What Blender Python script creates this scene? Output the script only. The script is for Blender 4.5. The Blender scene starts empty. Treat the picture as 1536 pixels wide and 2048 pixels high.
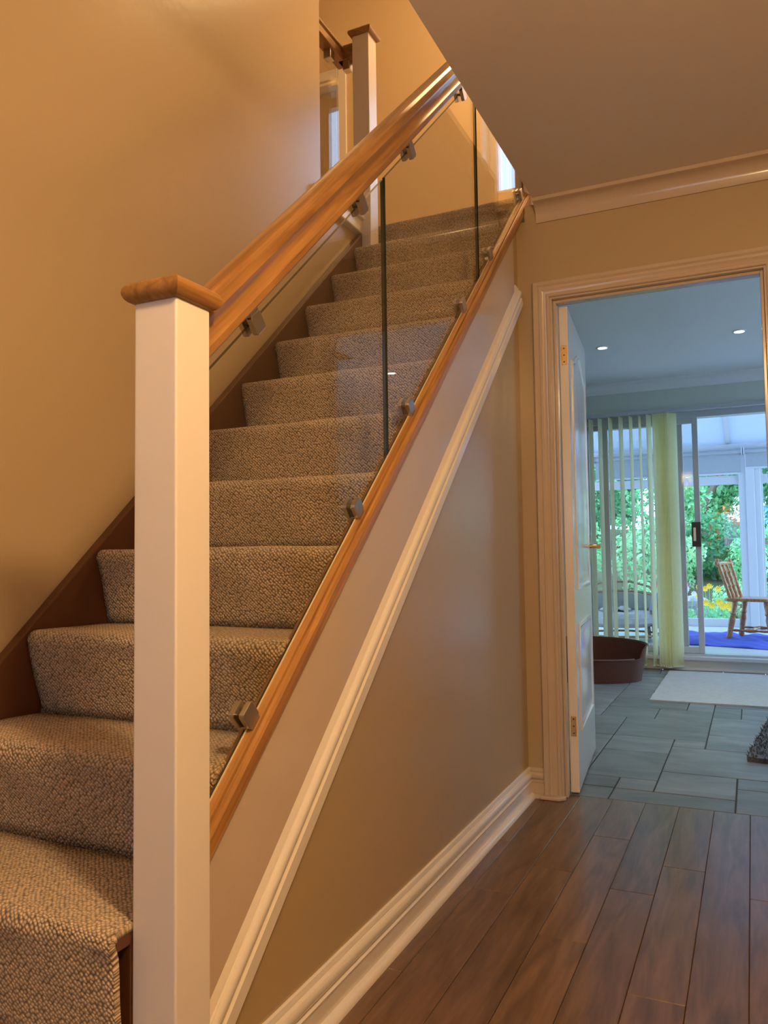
import bpy, bmesh, math, random
import numpy as np
from mathutils import Vector, Matrix

rng = random.Random(7)
SC = bpy.context.scene
COL = SC.collection

# ------------------------------------------------------------------ camera
# image frame 1536 x 2048, focal length 1577.8 px; x across the hall, y along it, z up
CAM = (0.8404, -3.1451, 0.9621)
YAW, PITCH, ROLL, FPX = 0.4354, 0.0550, -0.0134, 1577.84
fw = Vector((-math.sin(YAW) * math.cos(PITCH), math.cos(YAW) * math.cos(PITCH), math.sin(PITCH)))
rt = Vector((math.cos(YAW), math.sin(YAW), 0))
up = rt.cross(fw)
r2 = rt * math.cos(ROLL) + up * math.sin(ROLL)
u2 = -rt * math.sin(ROLL) + up * math.cos(ROLL)
cd = bpy.data.cameras.new('camera')
cd.sensor_fit = 'VERTICAL'; cd.sensor_height = 36.0; cd.lens = FPX / 2048 * 36.0
cd.clip_start = 0.02; cd.clip_end = 200
cam = bpy.data.objects.new('camera', cd); COL.objects.link(cam)
m = Matrix.Identity(4)
for i in range(3):
    m[i][0] = r2[i]; m[i][1] = u2[i]; m[i][2] = -fw[i]; m[i][3] = CAM[i]
cam.matrix_world = m
SC.camera = cam

# ------------------------------------------------------------------ world, exposure
w = bpy.data.worlds.new('overcast_sky'); SC.world = w; w.use_nodes = True
bg = w.node_tree.nodes['Background']
bg.inputs[0].default_value = (0.44, 0.67, 1.0, 1)
bg.inputs[1].default_value = 4.4
SC.view_settings.view_transform = 'Standard'
SC.view_settings.look = 'None'
SC.view_settings.exposure = 0.28
SC.view_settings.gamma = 1.0
SC.view_settings.use_curve_mapping = False
HALL_LAMP_W, LANDING_LAMP_W, SPOT_W = 76.0, 102.0, 18.0
WARM = (1.0, 0.625, 0.29)
WARM_UP = (1.0, 0.63, 0.28)

# ------------------------------------------------------------------ materials
def nodes_of(name):
    mt = bpy.data.materials.new(name); mt.use_nodes = True
    nt = mt.node_tree
    return mt, nt, nt.nodes['Principled BSDF']

def N(nt, t, **kw):
    n = nt.nodes.new(t)
    for k, v in kw.items(): setattr(n, k, v)
    return n

def col4(c): return (c[0], c[1], c[2], 1)

def plain(name, c, rough=0.5, metal=0.0, spec=0.5, var=0.06, scale=3.0, bump=0.0, bscale=60.0, coat=0.0):
    """one colour with soft procedural mottling and fine relief"""
    mt, nt, b = nodes_of(name)
    tc = N(nt, 'ShaderNodeTexCoord')
    no = N(nt, 'ShaderNodeTexNoise'); no.inputs['Scale'].default_value = scale; no.inputs['Detail'].default_value = 3
    nt.links.new(tc.outputs['Object'], no.inputs['Vector'])
    mx = N(nt, 'ShaderNodeMix', data_type='RGBA')
    mx.inputs[6].default_value = col4([v * (1 - var) for v in c]); mx.inputs[7].default_value = col4([min(1, v * (1 + var)) for v in c])
    nt.links.new(no.outputs['Fac'], mx.inputs[0]); nt.links.new(mx.outputs[2], b.inputs['Base Color'])
    b.inputs['Roughness'].default_value = rough; b.inputs['Metallic'].default_value = metal
    b.inputs['Specular IOR Level'].default_value = spec
    b.inputs['Coat Weight'].default_value = coat; b.inputs['Coat Roughness'].default_value = 0.1
    if bump:
        n2 = N(nt, 'ShaderNodeTexNoise'); n2.inputs['Scale'].default_value = bscale; n2.inputs['Detail'].default_value = 4
        nt.links.new(tc.outputs['Object'], n2.inputs['Vector'])
        bp = N(nt, 'ShaderNodeBump'); bp.inputs['Strength'].default_value = bump; bp.inputs['Distance'].default_value = 0.004
        nt.links.new(n2.outputs['Fac'], bp.inputs['Height']); nt.links.new(bp.outputs[0], b.inputs['Normal'])
    return mt

def wood(name, c1, c2, rough=0.35, stretch=(38, 2.2, 38), coat=0.3, spec=0.5, rand=True, bump=0.12, wear=None):
    """grain runs along the object's own Y axis"""
    mt, nt, b = nodes_of(name)
    tc = N(nt, 'ShaderNodeTexCoord')
    vec = tc.outputs['Object']
    oi = N(nt, 'ShaderNodeObjectInfo')
    if rand:
        ad = N(nt, 'ShaderNodeVectorMath', operation='MULTIPLY_ADD')
        cb = N(nt, 'ShaderNodeCombineXYZ')
        for k in range(3): nt.links.new(oi.outputs['Random'], cb.inputs[k])
        nt.links.new(cb.outputs[0], ad.inputs[0]); ad.inputs[1].default_value = (17, 31, 23)
        nt.links.new(vec, ad.inputs[2]); vec = ad.outputs[0]
    mp = N(nt, 'ShaderNodeMapping'); mp.inputs['Scale'].default_value = stretch
    nt.links.new(vec, mp.inputs['Vector'])
    n1 = N(nt, 'ShaderNodeTexNoise'); n1.inputs['Scale'].default_value = 1.0; n1.inputs['Detail'].default_value = 5; n1.inputs['Distortion'].default_value = 1.2
    nt.links.new(mp.outputs[0], n1.inputs['Vector'])
    mp2 = N(nt, 'ShaderNodeMapping'); mp2.inputs['Scale'].default_value = (stretch[0] * 5, stretch[1] * 3, stretch[2] * 5)
    nt.links.new(vec, mp2.inputs['Vector'])
    n2 = N(nt, 'ShaderNodeTexNoise'); n2.inputs['Scale'].default_value = 1.0; n2.inputs['Detail'].default_value = 3
    nt.links.new(mp2.outputs[0], n2.inputs['Vector'])
    mm = N(nt, 'ShaderNodeMath', operation='MULTIPLY_ADD'); mm.inputs[1].default_value = 0.35
    nt.links.new(n2.outputs['Fac'], mm.inputs[0]); nt.links.new(n1.outputs['Fac'], mm.inputs[2])
    rp = N(nt, 'ShaderNodeValToRGB')
    rp.color_ramp.elements[0].position = 0.42; rp.color_ramp.elements[1].position = 0.88
    rp.color_ramp.elements[0].color = col4(c1); rp.color_ramp.elements[1].color = col4(c2)
    nt.links.new(mm.outputs[0], rp.inputs[0])
    out = rp.outputs[0]
    if rand:
        hv = N(nt, 'ShaderNodeHueSaturation')
        mr = N(nt, 'ShaderNodeMapRange'); mr.inputs['To Min'].default_value = 0.86; mr.inputs['To Max'].default_value = 1.14
        nt.links.new(oi.outputs['Random'], mr.inputs[0]); nt.links.new(mr.outputs[0], hv.inputs['Value'])
        nt.links.new(out, hv.inputs['Color']); out = hv.outputs[0]
    nt.links.new(out, b.inputs['Base Color'])
    b.inputs['Roughness'].default_value = rough; b.inputs['Specular IOR Level'].default_value = spec
    b.inputs['Coat Weight'].default_value = coat; b.inputs['Coat Roughness'].default_value = 0.12
    bp = N(nt, 'ShaderNodeBump'); bp.inputs['Strength'].default_value = bump; bp.inputs['Distance'].default_value = 0.002
    nt.links.new(n2.outputs['Fac'], bp.inputs['Height']); nt.links.new(bp.outputs[0], b.inputs['Normal'])
    return mt

def carpet_mat(name, dark, light, cell=0.0067):
    mt, nt, b = nodes_of(name)
    uv = N(nt, 'ShaderNodeUVMap'); uv.uv_map = 'uv'
    mp = N(nt, 'ShaderNodeMapping'); mp.inputs['Scale'].default_value = (1.0 / cell, 1.0 / cell, 1); mp.inputs['Rotation'].default_value = (0, 0, math.radians(45))
    nt.links.new(uv.outputs[0], mp.inputs['Vector'])
    vo = N(nt, 'ShaderNodeTexVoronoi'); vo.voronoi_dimensions = '2D'; vo.inputs['Scale'].default_value = 1.0; vo.inputs['Randomness'].default_value = 0.48
    nt.links.new(mp.outputs[0], vo.inputs['Vector'])
    no = N(nt, 'ShaderNodeTexNoise'); no.inputs['Scale'].default_value = 9; no.inputs['Detail'].default_value = 5
    nt.links.new(uv.outputs[0], no.inputs['Vector'])
    inv = N(nt, 'ShaderNodeMapRange'); inv.inputs['From Min'].default_value = 0.15; inv.inputs['From Max'].default_value = 0.72
    inv.inputs['To Min'].default_value = 1; inv.inputs['To Max'].default_value = 0
    nt.links.new(vo.outputs['Distance'], inv.inputs[0])
    mx = N(nt, 'ShaderNodeMix', data_type='RGBA'); mx.inputs[6].default_value = col4(dark); mx.inputs[7].default_value = col4(light)
    nt.links.new(inv.outputs[0], mx.inputs[0])
    hv = N(nt, 'ShaderNodeHueSaturation')
    ad = N(nt, 'ShaderNodeMath', operation='MULTIPLY_ADD'); ad.inputs[1].default_value = 0.35; ad.inputs[2].default_value = 0.82
    nt.links.new(no.outputs['Fac'], ad.inputs[0]); nt.links.new(ad.outputs[0], hv.inputs['Value'])
    nt.links.new(mx.outputs[2], hv.inputs['Color'])
    # each loop its own tone
    rg = N(nt, 'ShaderNodeSeparateColor'); nt.links.new(vo.outputs['Color'], rg.inputs[0])
    mr = N(nt, 'ShaderNodeMapRange'); mr.inputs['To Min'].default_value = 0.82; mr.inputs['To Max'].default_value = 1.18
    nt.links.new(rg.outputs[0], mr.inputs[0])
    h2 = N(nt, 'ShaderNodeHueSaturation'); nt.links.new(hv.outputs[0], h2.inputs['Color']); nt.links.new(mr.outputs[0], h2.inputs['Value'])
    nt.links.new(h2.outputs[0], b.inputs['Base Color'])
    b.inputs['Roughness'].default_value = 0.95; b.inputs['Specular IOR Level'].default_value = 0.1
    b.inputs['Sheen Weight'].default_value = 0.25; b.inputs['Sheen Roughness'].default_value = 0.5
    bp = N(nt, 'ShaderNodeBump'); bp.inputs['Strength'].default_value = 1.0; bp.inputs['Distance'].default_value = 0.004
    nt.links.new(inv.outputs[0], bp.inputs['Height']); nt.links.new(bp.outputs[0], b.inputs['Normal'])
    return mt

def glass_mat(name, tint=(0.972, 0.978, 0.970), rough=0.0):
    """clear sheet: light passes straight through, the surface mirrors more at a grazing angle"""
    mt = bpy.data.materials.new(name); mt.use_nodes = True
    nt = mt.node_tree; nt.nodes.clear()
    o = N(nt, 'ShaderNodeOutputMaterial'); mx = N(nt, 'ShaderNodeMixShader')
    tr = N(nt, 'ShaderNodeBsdfTransparent'); tr.inputs[0].default_value = col4(tint)
    gl = N(nt, 'ShaderNodeBsdfGlossy'); gl.inputs['Roughness'].default_value = rough
    lw = N(nt, 'ShaderNodeLayerWeight'); lw.inputs[0].default_value = 0.5
    pw = N(nt, 'ShaderNodeMath', operation='POWER'); pw.inputs[1].default_value = 5.0
    ma = N(nt, 'ShaderNodeMath', operation='MULTIPLY_ADD'); ma.inputs[1].default_value = 0.94; ma.inputs[2].default_value = 0.035
    nt.links.new(lw.outputs['Facing'], pw.inputs[0]); nt.links.new(pw.outputs[0], ma.inputs[0])
    nt.links.new(ma.outputs[0], mx.inputs[0]); nt.links.new(tr.outputs[0], mx.inputs[1]); nt.links.new(gl.outputs[0], mx.inputs[2])
    nt.links.new(mx.outputs[0], o.inputs[0])
    return mt

def translucent(name, c, k=0.5, var=0.05):
    mt = bpy.data.materials.new(name); mt.use_nodes = True
    nt = mt.node_tree; nt.nodes.clear()
    o = N(nt, 'ShaderNodeOutputMaterial'); mx = N(nt, 'ShaderNodeMixShader'); mx.inputs[0].default_value = k
    d = N(nt, 'ShaderNodeBsdfDiffuse'); t = N(nt, 'ShaderNodeBsdfTranslucent')
    tc = N(nt, 'ShaderNodeTexCoord'); no = N(nt, 'ShaderNodeTexNoise'); no.inputs['Scale'].default_value = 25
    nt.links.new(tc.outputs['Object'], no.inputs['Vector'])
    cm = N(nt, 'ShaderNodeMix', data_type='RGBA'); cm.inputs[6].default_value = col4([v * (1 - var) for v in c]); cm.inputs[7].default_value = col4([min(1, v * (1 + var)) for v in c])
    nt.links.new(no.outputs['Fac'], cm.inputs[0])
    nt.links.new(cm.outputs[2], d.inputs[0]); nt.links.new(cm.outputs[2], t.inputs[0])
    nt.links.new(d.outputs[0], mx.inputs[1]); nt.links.new(t.outputs[0], mx.inputs[2]); nt.links.new(mx.outputs[0], o.inputs[0])
    return mt

def emit(name, c, s):
    mt, nt, b = nodes_of(name)
    b.inputs['Base Color'].default_value = col4(c)
    b.inputs['Emission Color'].default_value = col4(c); b.inputs['Emission Strength'].default_value = s
    return mt

def slate_mat(name):
    mt, nt, b = nodes_of(name)
    tc = N(nt, 'ShaderNodeTexCoord'); oi = N(nt, 'ShaderNodeObjectInfo')
    cb = N(nt, 'ShaderNodeCombineXYZ')
    for k in range(3): nt.links.new(oi.outputs['Random'], cb.inputs[k])
    ad = N(nt, 'ShaderNodeVectorMath', operation='MULTIPLY_ADD'); ad.inputs[1].default_value = (13, 29, 7)
    nt.links.new(cb.outputs[0], ad.inputs[0]); nt.links.new(tc.outputs['Object'], ad.inputs[2])
    mp = N(nt, 'ShaderNodeMapping'); mp.inputs['Scale'].default_value = (3.5, 9, 4); nt.links.new(ad.outputs[0], mp.inputs[0])
    n1 = N(nt, 'ShaderNodeTexNoise'); n1.inputs['Scale'].default_value = 1; n1.inputs['Detail'].default_value = 7; n1.inputs['Distortion'].default_value = 0.8
    nt.links.new(mp.outputs[0], n1.inputs[0])
    rp = N(nt, 'ShaderNodeValToRGB'); rp.color_ramp.elements[0].position = 0.3; rp.color_ramp.elements[1].position = 0.75
    rp.color_ramp.elements[0].color = (0.115, 0.125, 0.122, 1); rp.color_ramp.elements[1].color = (0.235, 0.24, 0.235, 1)
    nt.links.new(n1.outputs['Fac'], rp.inputs[0])
    hv = N(nt, 'ShaderNodeHueSaturation'); mr = N(nt, 'ShaderNodeMapRange'); mr.inputs['To Min'].default_value = 0.8; mr.inputs['To Max'].default_value = 1.2
    nt.links.new(oi.outputs['Random'], mr.inputs[0]); nt.links.new(mr.outputs[0], hv.inputs['Value']); nt.links.new(rp.outputs[0], hv.inputs['Color'])
    nt.links.new(hv.outputs[0], b.inputs['Base Color']); b.inputs['Roughness'].default_value = 0.42
    bp = N(nt, 'ShaderNodeBump'); bp.inputs['Strength'].default_value = 0.35; bp.inputs['Distance'].default_value = 0.004
    nt.links.new(n1.outputs['Fac'], bp.inputs['Height']); nt.links.new(bp.outputs[0], b.inputs['Normal'])
    return mt

def foliage_mat(name, c1, c2):
    mt = bpy.data.materials.new(name); mt.use_nodes = True
    nt = mt.node_tree; nt.nodes.clear()
    o = N(nt, 'ShaderNodeOutputMaterial'); mx = N(nt, 'ShaderNodeMixShader'); mx.inputs[0].default_value = 0.4
    d = N(nt, 'ShaderNodeBsdfPrincipled'); t = N(nt, 'ShaderNodeBsdfTranslucent'); d.inputs['Roughness'].default_value = 0.45
    tc = N(nt, 'ShaderNodeTexCoord'); no = N(nt, 'ShaderNodeTexNoise'); no.inputs['Scale'].default_value = 6; no.inputs['Detail'].default_value = 4
    nt.links.new(tc.outputs['Object'], no.inputs['Vector'])
    rp = N(nt, 'ShaderNodeValToRGB'); rp.color_ramp.elements[0].position = 0.35; rp.color_ramp.elements[1].position = 0.65
    rp.color_ramp.elements[0].color = col4(c1); rp.color_ramp.elements[1].color = col4(c2)
    nt.links.new(no.outputs['Fac'], rp.inputs[0])
    nt.links.new(rp.outputs[0], d.inputs['Base Color']); nt.links.new(rp.outputs[0], t.inputs[0])
    nt.links.new(d.outputs[0], mx.inputs[1]); nt.links.new(t.outputs[0], mx.inputs[2]); nt.links.new(mx.outputs[0], o.inputs[0])
    return mt

MAT = dict(
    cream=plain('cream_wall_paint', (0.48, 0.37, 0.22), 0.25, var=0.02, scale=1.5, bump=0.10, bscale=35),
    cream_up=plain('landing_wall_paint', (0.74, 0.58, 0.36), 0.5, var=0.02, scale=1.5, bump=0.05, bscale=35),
    white=plain('white_ceiling_paint', (0.80, 0.74, 0.68), 0.7, var=0.02),
    gloss=plain('white_gloss_paint', (0.82, 0.78, 0.72), 0.16, var=0.025, scale=5, bump=0.03, bscale=18, coat=0.3),
    magnolia=plain('magnolia_gloss_paint', (0.56, 0.455, 0.345), 0.2, var=0.025, scale=5, bump=0.03, bscale=18, coat=0.2),
    eggshell=plain('off_white_stringer_paint', (0.62, 0.52, 0.43), 0.14, var=0.03, scale=4, bump=0.02, bscale=14, coat=0.3),
    satin=plain('white_satin_paint', (0.84, 0.80, 0.75), 0.28, var=0.03, scale=6, bump=0.03, bscale=25),
    brown=plain('dark_brown_stringer_paint', (0.11, 0.042, 0.018), 0.42, var=0.15, scale=14, bump=0.06, bscale=40),
    oak=wood('golden_oak', (0.20, 0.088, 0.022), (0.44, 0.225, 0.066), 0.36, coat=0.12),
    oak_dark=wood('weathered_oak', (0.24, 0.12, 0.045), (0.42, 0.23, 0.09), 0.35, coat=0.2),
    plank=wood('walnut_toned_plank', (0.085, 0.045, 0.022), (0.215, 0.128, 0.070), 0.34, stretch=(18, 2.6, 18), coat=0.25, bump=0.15),
    sub=plain('dark_joint', (0.05, 0.035, 0.025), 0.8),
    carpet=carpet_mat('loop_pile_carpet', (0.19, 0.133, 0.082), (0.80, 0.615, 0.42)),
    pane=glass_mat('clear_glass'),
    pane_edge=plain('glass_edge_green', (0.018, 0.024, 0.015), 0.08, var=0.1),
    nickel=plain('brushed_nickel', (0.56, 0.53, 0.49), 0.28, metal=1.0, var=0.05, scale=60),
    brass=plain('brass', (0.80, 0.52, 0.18), 0.25, metal=1.0, var=0.06, scale=40),
    screw=plain('dark_screw', (0.12, 0.08, 0.04), 0.5, metal=1.0),
    kwall=plain('pale_green_kitchen_paint', (0.66, 0.71, 0.64), 0.6, var=0.02, scale=2, bump=0.04),
    kceil=plain('kitchen_ceiling_paint', (0.88, 0.89, 0.89), 0.5, var=0.02),
    slate=slate_mat('riven_slate'),
    grout=plain('grey_grout', (0.075, 0.08, 0.08), 0.9, var=0.15, scale=30),
    upvc=plain('white_upvc', (0.62, 0.62, 0.65), 0.3, var=0.02),
    alu=plain('pale_grey_aluminium', (0.52, 0.55, 0.57), 0.35, var=0.03),
    black=plain('black_plastic', (0.012, 0.012, 0.015), 0.3),
    vane=translucent('cream_blind_fabric', (0.93, 0.91, 0.66), 0.68),
    roller=translucent('grey_roller_blind_fabric', (0.50, 0.52, 0.55), 0.25),
    roof=translucent('opal_polycarbonate', (0.56, 0.60, 0.66), 0.55, 0.02),
    pine=wood('varnished_pine', (0.27, 0.10, 0.03), (0.58, 0.28, 0.10), 0.25, stretch=(30, 3, 30), rand=False),
    plastic_brown=plain('brown_plastic', (0.11, 0.038, 0.022), 0.42, var=0.08),
    rug=plain('pale_grey_rug_wool', (0.50, 0.50, 0.48), 0.95, var=0.14, scale=28, bump=0.8, bscale=160),
    shag=plain('dark_grey_shag', (0.14, 0.14, 0.145), 1.0, var=0.35, scale=70, bump=1.0, bscale=220),
    blue=plain('royal_blue_cloth', (0.09, 0.12, 0.55), 0.9, var=0.1, scale=10, bump=0.3, bscale=80),
    denim=plain('faded_blue_cloth', (0.26, 0.34, 0.50), 0.95, var=0.2, scale=16, bump=0.3, bscale=70),
    greycloth=plain('grey_green_upholstery', (0.36, 0.37, 0.33), 0.95, var=0.15, scale=12, bump=0.3, bscale=90),
    stripe=plain('pale_cushion_cloth', (0.58, 0.55, 0.55), 0.95, var=0.3, scale=22, bump=0.2, bscale=70),
    rattan=wood('rattan_cane', (0.24, 0.13, 0.06), (0.45, 0.27, 0.13), 0.4, rand=False),
    cons_floor=plain('white_conservatory_floor', (0.60, 0.61, 0.62), 0.35, var=0.03, scale=8),
    soil=plain('garden_soil', (0.20, 0.17, 0.11), 0.95, var=0.3, scale=3, bump=0.6, bscale=25),
    lawn=foliage_mat('garden_grass', (0.20, 0.42, 0.14), (0.36, 0.60, 0.22)),
    leaf_dark=foliage_mat('dark_green_leaves', (0.06, 0.25, 0.12), (0.25, 0.62, 0.29)),
    leaf_mid=foliage_mat('mid_green_leaves', (0.18, 0.56, 0.26), (0.52, 0.92, 0.50)),
    leaf_pale=foliage_mat('pale_green_leaves', (0.36, 0.76, 0.42), (0.74, 0.95, 0.62)),
    leaf_blue=foliage_mat('blue_green_leaves', (0.18, 0.46, 0.44), (0.42, 0.74, 0.72)),
    leaf_orange=foliage_mat('orange_leaves', (0.50, 0.16, 0.03), (0.80, 0.42, 0.10)),
    bark=plain('grey_brown_bark', (0.22, 0.16, 0.12), 0.95, var=0.3, scale=20, bump=0.8, bscale=40),
    yellow=plain('yellow_petals', (0.95, 0.66, 0.05), 0.6),
    pink=plain('pink_petals', (0.90, 0.25, 0.32), 0.6),
    whitep=plain('white_petals', (0.88, 0.84, 0.82), 0.6),
    stone=plain('grey_garden_stone', (0.34, 0.35, 0.38), 0.9, var=0.25, scale=7, bump=0.8, bscale=25),
    pale_stone=plain('pale_garden_stone', (0.56, 0.54, 0.48), 0.9, var=0.2, scale=7, bump=0.8, bscale=25),
    voile=translucent('cream_voile', (0.44, 0.37, 0.29), 0.10),
    edge_glint=plain('painted_edge_glint', (0.72, 0.60, 0.40), 0.3),  # pale tone standing in for bright light along the glass base
    matt=plain('matt_door_paint', (0.66, 0.56, 0.40), 0.8, var=0.03),
    lamp_glow=emit('warm_lamp_glass', (1.0, 0.72, 0.42), 6.0),
    spot_glow=emit('cool_spot_lamp', (0.85, 0.95, 1.0), 14.0),
)

# ------------------------------------------------------------------ mesh helpers
class MB:
    def __init__(s): s.v = []; s.f = []; s.mi = []
    def add(s, vs, fs, mi=0):
        b = len(s.v); s.v += [tuple(p) for p in vs]; s.f += [tuple(i + b for i in f) for f in fs]; s.mi += [mi] * len(fs)
        return s
    def box(s, x0, x1, y0, y1, z0, z1, mi=0):
        vs = [(x0, y0, z0), (x1, y0, z0), (x1, y1, z0), (x0, y1, z0), (x0, y0, z1), (x1, y0, z1), (x1, y1, z1), (x0, y1, z1)]
        return s.add(vs, [(0, 3, 2, 1), (4, 5, 6, 7), (0, 1, 5, 4), (1, 2, 6, 5), (2, 3, 7, 6), (3, 0, 4, 7)], mi)
    def prism(s, poly, axis, a0, a1, mi=0):
        """polygon in the two other axes (x: y,z / y: x,z / z: x,y) extruded along axis"""
        n = len(poly)
        def P(p, a): return {'x': (a, p[0], p[1]), 'y': (p[0], a, p[1]), 'z': (p[0], p[1], a)}[axis]
        vs = [P(p, a0) for p in poly] + [P(p, a1) for p in poly]
        fs = [tuple(range(n)), tuple(range(2 * n - 1, n - 1, -1))] + [(i, i + n, (i + 1) % n + n, (i + 1) % n) for i in range(n)]
        return s.add(vs, fs, mi)
    def tube(s, path, rad, n=10, caps=True, mi=0):
        P = [Vector(p) for p in path]
        R = rad if isinstance(rad, (list, tuple)) else [rad] * len(P)
        rings = []; prev = None
        for i, p in enumerate(P):
            t = (P[min(i + 1, len(P) - 1)] - P[max(i - 1, 0)]).normalized()
            a = Vector((0, 0, 1)) if abs(t.z) < 0.9 else Vector((1, 0, 0))
            if prev is not None: a = prev
            u = (a - t * a.dot(t)).normalized(); prev = u; vv = t.cross(u)
            rings.append([p + (u * math.cos(2 * math.pi * k / n) + vv * math.sin(2 * math.pi * k / n)) * R[i] for k in range(n)])
        vs = [q for r in rings for q in r]; fs = []
        for i in range(len(P) - 1):
            for k in range(n):
                fs.append((i * n + k, i * n + (k + 1) % n, (i + 1) * n + (k + 1) % n, (i + 1) * n + k))
        if caps: fs += [tuple(range(n - 1, -1, -1)), tuple(range((len(P) - 1) * n, len(P) * n))]
        return s.add(vs, fs, mi)
    def turned(s, a, b, prof, n=12):
        """lathe between two points; prof = [(t, r)]"""
        A, B = Vector(a), Vector(b)
        return s.tube([A + (B - A) * t for t, r in prof], [r for t, r in prof], n)
    def lathe(s, prof, c=(0, 0, 0), n=24, sx=1, sy=1):
        vs = [(c[0] + r * sx * math.cos(2 * math.pi * k / n), c[1] + r * sy * math.sin(2 * math.pi * k / n), c[2] + z) for r, z in prof for k in range(n)]
        fs = [(i * n + k, i * n + (k + 1) % n, (i + 1) * n + (k + 1) % n, (i + 1) * n + k) for i in range(len(prof) - 1) for k in range(n)]
        return s.add(vs, fs)
    def build(s, name, mat, parent=None, smooth=False, bevel=0.0, seg=2, loc=None, rot=None, angle=40):
        me = bpy.data.meshes.new(name); me.from_pydata(s.v, [], s.f); 
        for mt in (mat if isinstance(mat, (list, tuple)) else [mat]): me.materials.append(MAT[mt])
        for p, k in zip(me.polygons, s.mi): p.material_index = k
        bm = bmesh.new(); bm.from_mesh(me); bmesh.ops.recalc_face_normals(bm, faces=bm.faces); bm.to_mesh(me); bm.free()
        if smooth:
            for p in me.polygons: p.use_smooth = True
            me.set_sharp_from_angle(angle=math.radians(angle))
        o = bpy.data.objects.new(name, me); COL.objects.link(o)
        if parent is not None: o.parent = parent
        if loc is not None: o.location = loc
        if rot is not None: o.rotation_euler = rot
        if bevel:
            b = o.modifiers.new('edge_bevel', 'BEVEL'); b.width = bevel; b.segments = seg; b.limit_method = 'ANGLE'; b.angle_limit = math.radians(40)
        return o

def box(*a): return MB().box(*a)
def empty(name, loc=(0, 0, 0), rz=0.0):
    o = bpy.data.objects.new(name, None); COL.objects.link(o); o.location = loc; o.rotation_euler = (0, 0, rz); o.empty_display_size = 0.05
    return o
def tag(o, label, cat, group=None):
    o['label'] = label; o['category'] = cat
    if group: o['group'] = group
    return o
def struct(o): o['kind'] = 'structure'; return o

# ------------------------------------------------------------------ shared dimensions
SL = 0.9002                      # stair pitch (rise / run)
RAKE = math.atan(SL)
CEIL, UPF, UPC = 2.396, 2.535, 5.20
WX = -0.75                       # stair-side wall face
LN_Y = 1.93                      # landing far wall
DX0, DX1, DH = 0.139, 0.914, 1.99  # kitchen doorway
KY1 = 3.75                       # patio wall inner face
CF = 0.10                        # conservatory floor level
CY1 = 6.66

# ================================================================== SETTING: hall shell
# hall floor with separate boards
fl = struct(box(-1.2, 1.75, -5.2, 0.07, -0.06, -0.012).build('floor', 'sub'))
cols = [0.0715 + 0.1215 * k for k in range(-1, 14)]
known = {2: [-0.36, -1.124], 3: [-0.775, -1.9], 4: [-0.546, -1.315], 5: [-1.55], 1: [-0.70, -1.62], 0: [-0.92, -1.85]}
PLANKS = {}
for k, x0 in enumerate(cols):
    ki = k - 1
    cuts = list(known.get(ki, [-rng.uniform(0.3, 1.0)]))
    while cuts[-1] > -4.6: cuts.append(cuts[-1] - rng.choice([0.7, 0.9, 1.1, 1.3]))
    ys = [0.068] + cuts + [-5.2]
    for a, b in zip(ys[:-1], ys[1:]):
        L = a - b
        if L < 0.05: continue
        key = round(L, 3)
        if key not in PLANKS:
            o = MB().box(-0.0602, 0.0602, -L / 2 + 0.0006, L / 2 - 0.0006, -0.012, 0.0).build('plank', 'plank', fl, bevel=0.0016, seg=1)
            PLANKS[key] = o
        else:
            src = PLANKS[key]; o = src.copy(); COL.objects.link(o); o.parent = fl
        o.location = (x0 + 0.06075, (a + b) / 2, 0)

# wall on the far side of the stairs (two pieces: full height, then only below the landing)
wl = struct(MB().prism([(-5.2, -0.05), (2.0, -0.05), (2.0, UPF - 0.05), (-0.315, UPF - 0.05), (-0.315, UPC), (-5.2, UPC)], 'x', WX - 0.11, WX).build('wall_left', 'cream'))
# wall under the stairs
struct(MB().prism([(-2.105, 0), (0.0, 0), (0.0, 2.359), (-2.105, 2.359 - SL * 2.105)], 'x', -0.029, 0.0).build('wall_stairs', 'cream'))
# back wall with the doorway
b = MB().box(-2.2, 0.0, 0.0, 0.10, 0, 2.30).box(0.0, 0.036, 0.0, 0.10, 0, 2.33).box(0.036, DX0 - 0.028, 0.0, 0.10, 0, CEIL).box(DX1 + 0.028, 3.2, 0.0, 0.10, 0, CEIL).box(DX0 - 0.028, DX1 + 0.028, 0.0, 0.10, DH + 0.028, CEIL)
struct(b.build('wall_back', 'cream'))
struct(box(1.75, 1.85, -5.2, 0.0, 0, CEIL).build('wall_right', 'cream'))
# front wall with a glazed opening for the front door
b = MB().box(WX, 0.05, -5.3, -5.2, 0, CEIL).box(0.95, 1.75, -5.3, -5.2, 0, CEIL).box(0.05, 0.95, -5.3, -5.2, 2.08, CEIL)
struct(b.build('wall_front', 'cream'))
# front door, half glazed (behind the camera; the daylight on the newel comes through it)
fd = struct(empty('door_3', (0.5, -5.25, 0)))
MB().box(-0.45, -0.33, -0.025, 0.025, 0.01, 2.08).box(0.33, 0.45, -0.025, 0.025, 0.01, 2.08).box(-0.33, 0.33, -0.025, 0.025, 0.01, 1.05).box(-0.33, 0.33, -0.025, 0.025, 1.95, 2.08).build('door_frame', 'satin', fd, bevel=0.004)
box(-0.33, 0.33, -0.006, 0.006, 1.05, 1.95).build('pane', 'pane', fd)
# ceiling over the hall; open above the stairs
b = MB().prism([(0.085, -2.3), (WX, -2.3), (WX, -5.2), (1.75, -5.2), (1.75, 0.0), (0.085, 0.0)], 'z', CEIL, UPF)
struct(b.build('ceiling', 'white'))

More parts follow.
